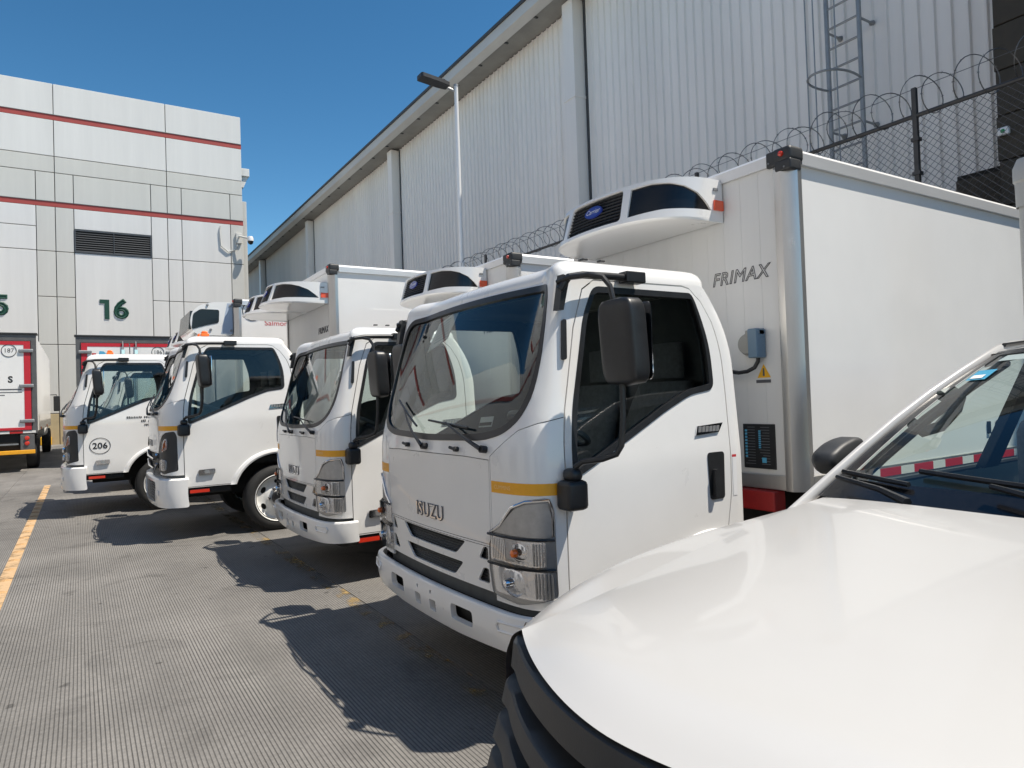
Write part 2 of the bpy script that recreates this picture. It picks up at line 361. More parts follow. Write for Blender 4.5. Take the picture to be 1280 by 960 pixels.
once('line_paint', MB().box(-0.052, 0.052, -6, 17.0, 0.0, 0.004), LINE1, yl, smooth=False)
RIDGE = mat('ridge_worn_orange', (0.40, 0.24, 0.11), 0.85, noise=(30, 0.45))
def ridge():
    return MB().grid(lambda a, b: (-0.052+0.104*a, -0.035+0.07*b, 0.003+0.016*math.sin(math.pi*a)**0.6*math.sin(math.pi*b)**1.5), 9, 9)
y = 3.2
while y < 16.8:
    part('ridge', 'ridge', ridge, RIDGE, yl, (0, y, 0)); y += 0.49
bl = once('bay_line', MB().box(-0.055, 0.055, -4, 16.9, 0.0, 0.004), LINE2, smooth=False, loc=(1.69, 0, 0)); tag(bl, 'faded worn yellow bay line running under the noses of the trucks', 'road marking', kind='structure')

# ------------------------------------------------------------------ truck cab as a curved sheet S(u, z): u runs from the nose round to the near side
HW = 0.93
def _ref():
    pts = [(0.03*(i/40)**2, -0.66*i/40) for i in range(40)]
    P = [np.array(p) for p in ((0.03, -0.66), (0.047, -0.85), (0.10, -HW), (0.24, -HW))]
    for i in range(61):
        t = i/60; pts.append(tuple((1-t)**3*P[0]+3*t*(1-t)**2*P[1]+3*t*t*(1-t)*P[2]+t**3*P[3]))
    pts += [(0.24+1.12*i/60, -HW) for i in range(1, 61)]
    pts += [(1.36+0.06*math.sin(a), -HW+0.06*(1-math.cos(a))) for a in [math.pi/2*i/8 for i in range(1, 9)]]
    pts += [(1.42, -(HW-0.06)*(1-i/30)) for i in range(1, 31)]
    a = np.array(pts); s = np.concatenate([[0], np.cumsum(np.linalg.norm(np.diff(a, axis=0), axis=1))]); return a, s
RA, RS = _ref(); UMAX = float(RS[-1])
UC = float(RS[100])                    # where the flat side begins (x = 0.24)
def us(x): return UC + (x-0.24)
def sm(t): t = min(1, max(0, t)); return t*t*(3-2*t)
def fx(z):
    f = 0.02*max(0, (0.95-z)/0.5)**2
    if z > 1.2: f += 0.44*(z-1.2) - 0.035*(1-math.exp(-(z-1.2)/0.08))
    return f
def S0(u, z):
    q = abs(u); x = float(np.interp(q, RS, RA[:, 0])); y = float(np.interp(q, RS, RA[:, 1]))
    w = 1 - 0.66*sm((q-0.66)/(UC-0.66))
    if q > UC: w = 0.34*max(0, 1-(q-UC)/0.6)
    x += fx(z)*w
    y *= 1 - (0.085*max(0, z-1.15) + 0.02*max(0, (0.6-z)/0.3)**2)/HW
    if z > 1.2: z = 1.2+(z-1.2)*1.072
    if z > 1.6: x -= 0.17*((z-1.6)/0.43)**2*sm((x-0.95)/0.45)          # rear top leans forward
    return (x, y if u >= 0 else -y, z)
def S(u, z, off=0.0): return tuple(inset_fn(S0, u, z, off))

ZB, ZT = 0.40, 1.975
ARCH_X, ARCH_Z, ARCH_R = 1.12, 0.295, 0.43
WSP = [(0, 1.262), (0.55, 1.275), (0.70, 1.305), (0.80, 1.365), (0.862, 1.47), (0.885, 1.62), (0.882, 1.78), (0.865, 1.90), (0.82, 1.95), (0.70, 1.962), (0.35, 1.968), (0, 1.97)]
WSP = rounded(WSP + [(-u, z) for u, z in WSP[-2:0:-1]], 0.09, 3)
WINP = rounded([(us(.262), 1.105), (us(.86), 1.375), (us(1.04), 1.445), (us(1.215), 1.468), (us(1.215), 1.70), (us(1.20), 1.935), (us(.39), 1.935), (us(.325), 1.80), (us(.27), 1.42)], 0.045)
def arch_pts(r, a0, a1, n=18): return [(us(ARCH_X)+r*math.cos(R(a0+(a1-a0)*i/n)), ARCH_Z+r*math.sin(R(a0+(a1-a0)*i/n))) for i in range(n+1)]
ARCHP = arch_pts(ARCH_R, 0, 180)[0:] + [(us(ARCH_X)-ARCH_R, ZB-0.1), (us(ARCH_X)+ARCH_R, ZB-0.1)]
DOORP = [(us(.215), ZB+0.005), (us(ARCH_X-ARCH_R)-0.02, ZB+0.005)] + arch_pts(ARCH_R+0.012, 172, 73, 14) + [(us(1.295), 0.95), (us(1.305), 1.45), (us(1.30), 1.80), (us(1.275), 1.90), (us(1.20), 1.960), (us(1.10), 1.970), (us(.40), 1.966), (us(.315), 1.92), (us(.26), 1.75), (us(.222), 1.40)]
FPAN = [(-0.60, 0.80), (0.60, 0.80), (0.605, 1.195), (0.40, 1.203), (-0.40, 1.203), (-0.605, 1.195)]
GPAN = [(-0.60, 0.578), (0.60, 0.578), (0.60, 0.792), (-0.60, 0.792)]
CPAN = [(0.612, 0.545), (1.035, 0.545), (1.035, 1.375), (0.90, 1.352), (0.80, 1.325), (0.70, 1.265), (0.612, 1.21)]
HEADP = rounded([(0.59, 0.575), (0.575, 0.70), (0.582, 0.81), (0.66, 0.90), (0.755, 0.992), (0.84, 1.028), (0.95, 1.04), (0.972, 0.98), (0.975, 0.60), (0.78, 0.56)], 0.02, 2)
SLOT1 = rounded([(-0.375, 0.786), (-0.275, 0.712), (0.275, 0.712), (0.375, 0.786)], 0.02, 2)
SLOT2 = rounded([(-0.345, 0.678), (-0.25, 0.602), (0.25, 0.602), (0.345, 0.678)], 0.02, 2)
SLOT3 = rounded([(0.49, 0.725), (0.57, 0.725), (0.57, 0.785), (0.535, 0.785)], 0.012, 2)
SLOT4 = rounded([(0.47, 0.615), (0.57, 0.615), (0.57, 0.685), (0.525, 0.685)], 0.012, 2)

def cab_sheets():
    if 'sheets' in CACHE: return CACHE['sheets']
    g = 0.0035
    wsi = inset(WSP, 0.030) if area(WSP) > 0 else inset(WSP, 0.030)
    wini = inset(WINP, 0.028)
    dooro, doori = DOORP, inset(DOORP, g*2)
    fpi, gpi, cpi = inset(FPAN, g), inset(GPAN, g), inset(CPAN, g)
    P = [WSP, wsi, fpi, FPAN, gpi, GPAN, SLOT1, SLOT2, SLOT3, mirror(SLOT3), SLOT4, mirror(SLOT4)]
    for p in (WINP, wini, dooro, doori, ARCHP, CPAN, cpi, HEADP): P += [p, mirror(p)]
    S_ = lambda *ps: (lambda C: np.any([inpoly(C, p) for p in ps], axis=0))
    slots = S_(SLOT1, SLOT2, SLOT3, SLOT4, mirror(SLOT3), mirror(SLOT4))
    regs = {
        'arch': S_(ARCHP, mirror(ARCHP)), 'head': S_(HEADP, mirror(HEADP)), 'slot': slots,
        'ws': S_(wsi), 'wsg': S_(WSP), 'win_n': S_(wini), 'win_f': S_(mirror(wini)), 'wing_n': S_(WINP), 'wing_f': S_(mirror(WINP)),
        'door_n': S_(doori), 'door_f': S_(mirror(doori)), 'gap1': S_(dooro, mirror(dooro)),
        'fpan': S_(fpi), 'gap2': S_(FPAN), 'gpan': S_(gpi), 'gap3': S_(GPAN), 'cp_n': S_(cpi), 'cp_f': S_(mirror(cpi)), 'gap4': S_(CPAN, mirror(CPAN)),
        'under': lambda C: (np.abs(C[:, 0]) < 1.04) & (C[:, 1] < 0.585),
        'body': lambda C: np.ones(len(C), bool)}
    CACHE['sheets'] = cut_sheet((-UMAX, UMAX, ZB, ZT), 0.045, P, regs)
    # inner lining: the same shell with window holes only
    CACHE['lining_sheet'] = cut_sheet((-UMAX, UMAX, ZB, ZT), 0.07, [wsi, wini, mirror(wini), ARCHP, mirror(ARCHP)],
        {'hole': S_(wsi, wini, mirror(wini), ARCHP, mirror(ARCHP)), 'lining': lambda C: np.ones(len(C), bool)})
    return CACHE['sheets']
def SH(name, rim=0.014, off=0.0): return lambda: sheet_mb(cab_sheets()[name], S, rim, off)

def roof_pts(t, k, n, d=0.0):
    """ring t: 0 at the drip line .. 1 at the crown"""
    u = -UMAX + 2*UMAX*k/n; x, y, z = S0(u, ZT); cx, cy = 0.93, 0.0; Rr = 0.085
    if t < 0.45:
        a = t/0.45*math.pi/2; ins = Rr*(1-math.cos(a)); zz = z + Rr*math.sin(a)
        return (cx+(x-cx)*(1-ins/0.52), y*(1-ins/0.86), zz-d)
    q = (t-0.45)/0.55; k1 = (1-Rr/0.52)*(1-q); k2 = (1-Rr/0.86)*(1-q)
    return (cx+(x-cx)*k1, y*k2, z+Rr+0.05*(1-(1-q)**2)-d)
def roof_mb(d=0.0):
    n = 120; ts = [0.0, 0.08, 0.16, 0.24, 0.32, 0.40, 0.45, 0.55, 0.68, 0.82, 0.93, 0.995]
    mb = MB(); m = len(ts)
    mb.add([roof_pts(t, k, n, d) for k in range(n) for t in ts], [(k*m+i, ((k+1) % n)*m+i, ((k+1) % n)*m+i+1, k*m+i+1) for k in range(n) for i in range(m-1)])
    return mb

# ---- lamps set into the corner panels
def clip_patch(poly, fn, rim, off, step=0.03, inner=0.0, side=1):
    p = inset(poly, inner) if inner else poly
    if side < 0: p = mirror(p)
    us_, vs_ = [q[0] for q in p], [q[1] for q in p]
    r = cut_sheet((min(us_)-.01, max(us_)+.01, min(vs_)-.01, max(vs_)+.01), step, [p], {'in': lambda C: inpoly(C, p)})
    return sheet_mb(r['in'], fn, rim, off)
H_TOP = rounded([(0.60, 0.865), (0.955, 0.865), (0.955, 0.965), (0.935, 1.018), (0.84, 1.008), (0.77, 0.978), (0.68, 0.90)], 0.015, 2)
H_MID = rounded([(0.588, 0.735), (0.93, 0.735), (0.93, 0.845), (0.60, 0.85)], 0.015, 2)
H_LOW = rounded([(0.61, 0.59), (0.955, 0.59), (0.955, 0.715), (0.595, 0.718)], 0.02, 2)
B_TOP = rounded([(0.74, 0.80), (0.86, 0.84), (0.86, 0.97), (0.80, 0.94)], 0.03, 3)
B_LOW = rounded([(0.68, 0.60), (0.83, 0.60), (0.84, 0.72), (0.70, 0.73)], 0.04, 3)
def head_bowl(cu, cz, r, side, depth=0.06):
    def f():
        mb = MB(); n = 20; prof = [(1, 0.0), (0.85, -0.5), (0.55, -0.85), (0.2, -1.0), (0.02, -1.0)]; vv = []; m = len(prof)
        for k in range(n):
            for rr, h in prof:
                vv.append(S(side*(cu+r*rr*math.cos(2*math.pi*k/n)), cz+r*0.9*rr*math.sin(2*math.pi*k/n), -0.012+depth*h))
        return mb.add(vv, [(k*m+i, ((k+1) % n)*m+i, ((k+1) % n)*m+i+1, k*m+i+1) for k in range(n) for i in range(m-1)])
    return f
def strip_rows(poly_u0, poly_u1, z0, z1, n, off, w, side):
    def f():
        mb = MB()
        for i in range(n):
            u = poly_u0+(poly_u1-poly_u0)*i/(n-1); mb.tube([S(side*u, z0+(z1-z0)*j/4, off) for j in range(5)], w, 4)
        return mb
    return f

def make_head(root, side, kind, dz):
    tg = 'n' if side > 0 else 'f'; L = (0, 0, dz)
    if kind == 'small':
        h = part('hs'+tg, 'headlight', lambda: clip_patch(HEADP, S, 0.03, -0.006, side=side), SATIN, root, L)
        part('hs_t'+tg, 'upper_trim', lambda: clip_patch(H_TOP, S, 0.012, 0.004, side=side), SATIN, h)
        part('hs_e'+tg, 'chrome_edge', lambda: MB().tube([S(side*u, z, 0.005) for u, z in ((0.60, 0.86), (0.68, 0.905), (0.76, 0.99), (0.84, 1.02), (0.948, 1.028), (0.962, 0.97), (0.962, 0.87))], 0.007, 6), CHROME, h)
        part('hs_r'+tg, 'turn_reflector', lambda: clip_patch(H_MID, S, 0.01, -0.002, 0.02, side=side), LAMPREF, h)
        part('hs_b'+tg, 'turn_bowl', head_bowl(0.79, 0.795, 0.062, side, -0.016), CHROME, h)
        part('hs_o'+tg, 'turn_bulb', lambda: MB().lathe([(0.001, -0.03), (0.016, -0.022), (0.02, 0.0), (0.001, 0.02)], S(side*0.79, 0.795, 0.015), 'x', 10), AMBER, h)
        part('hs_f'+tg, 'reflector_flutes', strip_rows(0.61, 0.70, 0.745, 0.84, 8, 0.0, 0.0035, side), CHROME, h)
        part('hs_f2'+tg, 'reflector_flutes', strip_rows(0.87, 0.925, 0.742, 0.838, 5, 0.0, 0.0045, side), SATIN, h)
        part('hs_l'+tg, 'lamp_reflector', lambda: clip_patch(H_LOW, S, 0.01, -0.004, 0.02, side=side), LAMPREF, h)
        part('hs_w'+tg, 'lamp_bowl', head_bowl(0.74, 0.655, 0.085, side, -0.02), LAMPREF, h)
        part('hs_c'+tg, 'bulb_shield', lambda: MB().lathe([(0.001, -0.035), (0.018, -0.03), (0.024, 0.0), (0.022, 0.03), (0.001, 0.03)], S(side*0.74, 0.655, 0.012), 'x', 12), CHROME, h)
        part('hs_g'+tg, 'reflector_flutes', strip_rows(0.875, 0.95, 0.60, 0.708, 6, 0.0, 0.005, side), SATIN, h)
        part('hs_k'+tg, 'divider', lambda: MB().tube([S(side*u, 0.726, 0.012) for u in (0.585, 0.7, 0.8, 0.9, 0.965)], 0.007, 5), BLACKP, h)
        part('hs_k2'+tg, 'divider', lambda: MB().tube([S(side*u, 0.857, 0.012) for u in (0.592, 0.7, 0.8, 0.9, 0.965)], 0.006, 5), BLACKP, h)
        part('hs_x'+tg, 'lens', lambda: clip_patch(H_MID, S, 0, 0.026, side=side), LENS, h); part('hs_y'+tg, 'lens', lambda: clip_patch(H_LOW, S, 0, 0.028, side=side), LENS, h)
    else:
        h = part('hb'+tg, 'headlight', lambda: clip_patch(HEADP, S, 0.03, -0.004, side=side), GREYP, root, L)
        part('hb_r'+tg, 'turn_reflector', lambda: clip_patch(B_TOP, S, 0.012, 0.003, 0.02, side=side), LAMPREF, h)
        part('hb_o'+tg, 'turn_bulb', lambda: clip_patch(inset(B_TOP, 0.028), S, 0.01, 0.010, 0.02, side=side), AMBER, h)
        part('hb_l'+tg, 'lamp_bowl', lambda: clip_patch(B_LOW, S, 0.012, 0.006, 0.02, side=side), LAMPREF, h)
        part('hb_x'+tg, 'lens', lambda: clip_patch(B_TOP, S, 0, 0.022, side=side), LENS, h); part('hb_y'+tg, 'lens', lambda: clip_patch(B_LOW, S, 0, 0.02, side=side), LENS, h)
    return h
def sheet_merge(*mbs):
    o = MB()
    for m in mbs: o.add(m.v, m.f)
    return o

# ---- bumpers
def SB(u, z, off=0.0):
    x, y, _ = S0(u, 0.62); n = np.array(inset_fn(S0, u, 0.62, 0.055)); e = 0.018*((z-0.46)/0.11)**2
    p = np.array([n[0]+e, n[1], z])
    def b(u_, z_):
        q = np.array(inset_fn(S0, u_, 0.62, 0.055)); return (q[0]+0.018*((z_-0.46)/0.11)**2, q[1], z_)
    return tuple(inset_fn(b, u, z, off))
def bumper_small():
    def f():
        z0, z1 = 0.335, 0.515; UB = 1.05
        holes = [rounded([(a, 0.40), (a+0.2, 0.40), (a+0.2, 0.478), (a, 0.478)], 0.02, 2) for a in (0.29, -0.49)]
        holes += [rounded([(a, 0.385), (a+0.07, 0.385), (a+0.07, 0.445), (a, 0.445)], 0.008, 2) for a in (0.055, -0.125)]
        holes += [rounded([(a, 0.472), (a+0.022, 0.472), (a+0.022, 0.492), (a, 0.492)], 0.008, 2) for a in (0.06, -0.10)]
        outer = rounded([(-UB, z0+0.03), (-0.35, z0), (0.35, z0), (UB, z0+0.03), (UB, z1), (-UB, z1)], 0.02, 3)
        r = cut_sheet((-UB-.01, UB+.01, z0-.01, z1+.01), 0.035, holes+[outer], {'hole': lambda C: np.any([inpoly(C, h) for h in holes], axis=0), 'in': lambda C: inpoly(C, outer)})
        mb = sheet_mb(r['in'], SB, 0.03)
        # rounded shelf on top that turns back under the grille
        prof = [(0.0, 0.0), (-0.004, 0.010), (-0.014, 0.016), (-0.034, 0.016), (-0.040, -0.02)]; n = 60
        mb.add([tuple(np.array(SB(-UB+2*UB*i/n, z1, o_)) + np.array([0, 0, d])) for i in range(n+1) for o_, d in prof], [(i*5+j, (i+1)*5+j, (i+1)*5+j+1, i*5+j+1) for i in range(n) for j in range(4)])
        # lamp recess frames near the ends
        for sgn in (1, -1):
            mb.tube([SB(sgn*u, z, 0.004) for u, z in ((0.70, 0.445), (0.84, 0.445), (0.85, 0.47), (0.84, 0.485), (0.70, 0.485), (0.69, 0.47))], 0.006, 6, True)
        return mb
    return f
def bumper_back():
    return sheet_mb(cut_sheet((-1.03, 1.03, 0.35, 0.53), 0.08, [], {'in': lambda C: np.ones(len(C), bool)})['in'], SB, 0, -0.055)
def bumper_large():
    def f():
        z0, z1 = 0.195, 0.50; UB = 1.05
        hole = rounded([(-0.60, 0.24), (0.60, 0.24), (0.66, 0.42), (0.60, 0.47), (-0.60, 0.47), (-0.66, 0.42)], 0.03, 3)
        outer = rounded([(-UB, z0), (UB, z0), (UB, z1), (-UB, z1)], 0.03, 3)
        r = cut_sheet((-UB-.01, UB+.01, z0-.01, z1+.01), 0.05, [hole, outer], {'hole': lambda C: inpoly(C, hole), 'in': lambda C: inpoly(C, outer)})
        fn = lambda u, z, off=0.0: SB(u, 0.36+(z-0.195)*0.62, off)[:2] + (z,)
        mb = sheet_mb(r['in'], fn, 0.06)
        prof = [(0.0, 0.0), (-0.02, 0.014), (-0.09, 0.016)]; n = 50
        mb.add([tuple(np.array(fn(-UB+2*UB*i/n, z1, o_)) + np.array([0, 0, d])) for i in range(n+1) for o_, d in prof], [(i*3+j, (i+1)*3+j, (i+1)*3+j+1, i*3+j+1) for i in range(n) for j in range(2)])
        mb.prism(rounded([(0.70, 0.33), (0.78, 0.33), (0.78, 0.385), (0.70, 0.385)], 0.01, 2), lambda u, z: fn(u, z, 0.001), lambda u, z: fn(u, z, 0.008))
        return mb
    return f
def slats(u0, u1, zs, off, th, fn=None):
    fn = fn or S
    def f():
        mb = MB(); n = 24
        for z in zs:
            mb.tube([fn(u0+(u1-u0)*i/n, z, off) for i in range(n+1)], th, 4)
        return mb
    return f

def make_wheel(parent, x, y, r, side, key, kids=True):
    """side -1: outer face towards -y"""
    w = r*0.30; s = side; K = (key, r, s)
    def tyre():
        prof = [(r*0.66, 0.02*s), (r*0.70, 0.0), (r*0.80, -0.012*s), (r*0.93, -0.002*s), (r*0.985, 0.02*s), (r, 0.05*s), (r, w*1.9*0.5*s), (r, (w*2-0.05)*s*0.9), (r*0.95, w*1.9*s), (r*0.62, w*1.9*s)]
        mb = MB().lathe(prof, (0, 0, 0), 'y', 48)
        return mb
    t = part(('tyre',)+K, 'wheel', tyre, RUBBER, parent, (x, y, r), 40)
    if not kids: return t
    def rim():
        rr = r*0.69; holes = []
        for i in range(6):
            a = R(60*i+30); c = np.array([math.cos(a), math.sin(a)])*rr*0.72; q = np.array([-math.sin(a), math.cos(a)]); e = np.array([math.cos(a), math.sin(a)])
            holes.append([tuple(c+q*math.cos(b)*rr*0.155+e*math.sin(b)*rr*0.105) for b in [2*math.pi*k/12 for k in range(12)]])
        circ = [(rr*0.99*math.cos(2*math.pi*k/40), rr*0.99*math.sin(2*math.pi*k/40)) for k in range(40)]
        res = cut_sheet((-rr, rr, -rr, rr), rr/9, holes+[circ], {'h': lambda C: np.any([inpoly(C, h) for h in holes], axis=0), 'in': lambda C: inpoly(C, circ)})
        def fn(a, b, off=0.0):
            d = math.hypot(a, b)/rr; h = float(np.interp(d, [0, 0.3, 0.42, 0.55, 0.86, 0.93, 1.0], [0.018, 0.02, 0.024, 0.05, 0.062, 0.045, 0.004])); return (a, (h-off)*s, b)
        mb = sheet_mb(res['in'], fn, 0.02)
        mb.lathe([(rr*0.97, 0.05*s), (rr*1.0, 0.0), (rr*1.03, -0.012*s), (rr*1.05, -0.006*s), (rr*1.04, 0.02*s)], (0, 0, 0), 'y', 48)
        return mb
    rm = part(('rim',)+K, 'rim', rim, WHEELW, t, angle=28)
    part(('hub',)+K, 'hub_cap', lambda: MB().lathe([(r*0.215, 0.03*s), (r*0.21, -0.02*s), (r*0.18, -0.035*s), (r*0.12, -0.03*s), (r*0.001, -0.032*s)], (0, 0, 0), 'y', 24), BLACKP, t)
    for i in range(6):
        a = R(60*i); part(('lug',)+K, 'lug_nut', lambda: MB().lathe([(r*0.055, 0.02*s), (r*0.052, -0.004*s), (r*0.035, -0.016*s), (0.0005, -0.017*s)], (0, 0, 0), 'y', 10), CHROME, t, (r*0.30*math.cos(a), 0, r*0.30*math.sin(a)))
    part(('back',)+K, 'brake_drum', lambda: MB().lathe([(r*0.55, 0.09*s), (0.001, 0.09*s)], (0, 0, 0), 'y', 20), DARK, t)
    return t

# ---- mirrors (near side has y < 0)
def make_mirror(root, s, dz):
    k = 'n' if s > 0 else 'f'; L = (0, 0, dz); Y = lambda v: -v*s
    def housing():
        mb = MB()
        def f(a, b):
            th = 2*math.pi*a; c, d = math.cos(th), math.sin(th); e = 0.32
            px = abs(c)**e*math.copysign(1, c); py = abs(d)**e*math.copysign(1, d)
            t = -1+2*b; q = (1-abs(t)**7)**0.28 if abs(t) < 1 else 0.0
            zz = 1.70+t*0.19
            return (0.385+(0.052*px)*q-0.012*(t), Y(1.155+(0.108*py)*q), zz)
        return mb.grid(f, 40, 29, True)
    m = part('mir'+k, 'mirror', housing, BLACKP, root, L, 50)
    part('mirg'+k, 'mirror_glass', lambda: MB().prism(rounded([(-.1, -.165), (.1, -.165), (.1, .165), (-.1, .165)], 0.03), lambda a, b: (0.447, Y(1.16+a), 1.70+b), lambda a, b: (0.452, Y(1.16+a), 1.70+b)), CHROME, m)
    part('mira'+k, 'upper_arm', lambda: MB().tube([(0.37, Y(1.12), 1.87), (0.365, Y(1.105), 1.945), (0.345, Y(1.08), 1.988), (0.31, Y(1.03), 2.002), (0.26, Y(0.96), 2.0), (0.235, Y(0.90), 1.985)], 0.012, 8), BLACKP, m)
    part('mirl'+k, 'lower_arm', lambda: MB().tube([(0.375, Y(1.15), 1.52), (0.372, Y(1.15), 1.38), (0.36, Y(1.145), 1.26), (0.345, Y(1.13), 1.225), (0.30, Y(1.09), 1.205), (0.24, Y(1.03), 1.195), (0.222, Y(1.00), 1.17)], 0.0135, 8), BLACKP, m)
    part('mirs'+k, 'mirror_stay', lambda: MB().tube([(0.235, Y(0.915), 1.95), (0.27, Y(0.94), 2.005), (0.36, Y(0.925), 2.022), (0.50, Y(0.915), 2.028), (0.68, Y(0.905), 2.032)], 0.017, 8).box(0.62, 0.74, *sorted((Y(0.87), Y(0.935))), 2.006, 2.060, 0.006).prism([(0.225, 1.86), (0.25, 1.86), (0.29, 2.01), (0.255, 2.02)], lambda p, q: (p, Y(0.875), q), lambda p, q: (p, Y(0.922), q)), BLACKP, m)
    part('mirb'+k, 'mirror_bracket', lambda: MB().box(0.165, 0.275, *sorted((Y(0.925), Y(1.03))), 0.985, 1.115, 0.022).box(0.19, 0.255, *sorted((Y(0.94), Y(1.02))), 1.11, 1.165, 0.02), BLACKP, m)
    return m

def make_interior(root, dz):
    L = (0, 0, dz)
    part('floor_i', 'cab_floor', lambda: MB().box(0.12, 1.38, -0.86, 0.86, 0.62, 0.70), DARK, root, L, smooth=False)
    part('roof_i', 'headliner', lambda: roof_mb(0.03), HEADL, root, L)
    def dash():
        mb = MB(); prof = [(0.10, 0.72), (0.10, 1.20), (0.18, 1.245), (0.30, 1.235), (0.37, 1.19), (0.38, 1.10), (0.34, 1.0), (0.34, 0.72)]
        mb.prism(prof, lambda a, b: (a, -0.83, b), lambda a, b: (a, 0.83, b))
        mb.box(0.26, 0.40, -0.62, -0.22, 1.20, 1.305, 0.03).box(0.30, 0.42, -0.12, 0.22, 0.9, 1.26, 0.02)
        return mb
    part('dash', 'dashboard', dash, INTER, root, L, 40)
    def seat(y, w):
        def f():
            mb = MB().box(0.62, 1.12, y-w, y+w, 0.86, 1.0, 0.05)
            mb.grid(lambda a, b: (1.08+0.22*b+0.075*math.cos(2*math.pi*a), y+w*0.98*abs(math.sin(2*math.pi*a))**0.5*math.copysign(1, math.sin(2*math.pi*a))*(1-0.25*b**3), 0.96+0.58*b), 20, 7, True)
            return mb.grid(lambda a, b: (1.31+0.045*math.cos(2*math.pi*a), y+w*0.5*math.sin(2*math.pi*a), 1.56+0.20*b), 14, 3, True).box(1.285, 1.335, y-w*0.45, y+w*0.45, 1.60, 1.765, 0.02)
        return f
    part('seat1', 'seat', seat(-0.48, 0.26), SEAT, root, L, 60); part('seat2', 'seat', seat(0.10, 0.24), SEAT, root, L, 60); part('seat3', 'seat', seat(0.56, 0.22), SEAT, root, L, 60)
    def wheel():
        c = Vector((0.50, -0.42, 1.31)); a = Vector((0.42, 0, 0.91)).normalized(); e1 = Vector((0, 1, 0)); e2 = a.cross(e1)
        mb = MB().tube([c+(e1*math.cos(2*math.pi*k/32)+e2*math.sin(2*math.pi*k/32))*0.215 for k in range(32)], 0.016, 8, True)
        for k in (0.1, math.pi-0.1, math.pi*1.5): mb.tube([c-a*0.02, c+(e1*math.cos(k)+e2*math.sin(k))*0.205], [0.03, 0.014], 6)
        return mb.tube([c-a*0.01, c-a*0.04, c-a*0.35], [0.06, 0.05, 0.035], 10)
    part('steer', 'steering_wheel', wheel, GRIP, root, L)
    part('lining', 'inner_lining', lambda: sheet_mb((cab_sheets() and None) or CACHE['lining_sheet']['lining'], S, 0, -0.035), INTER, root, L)

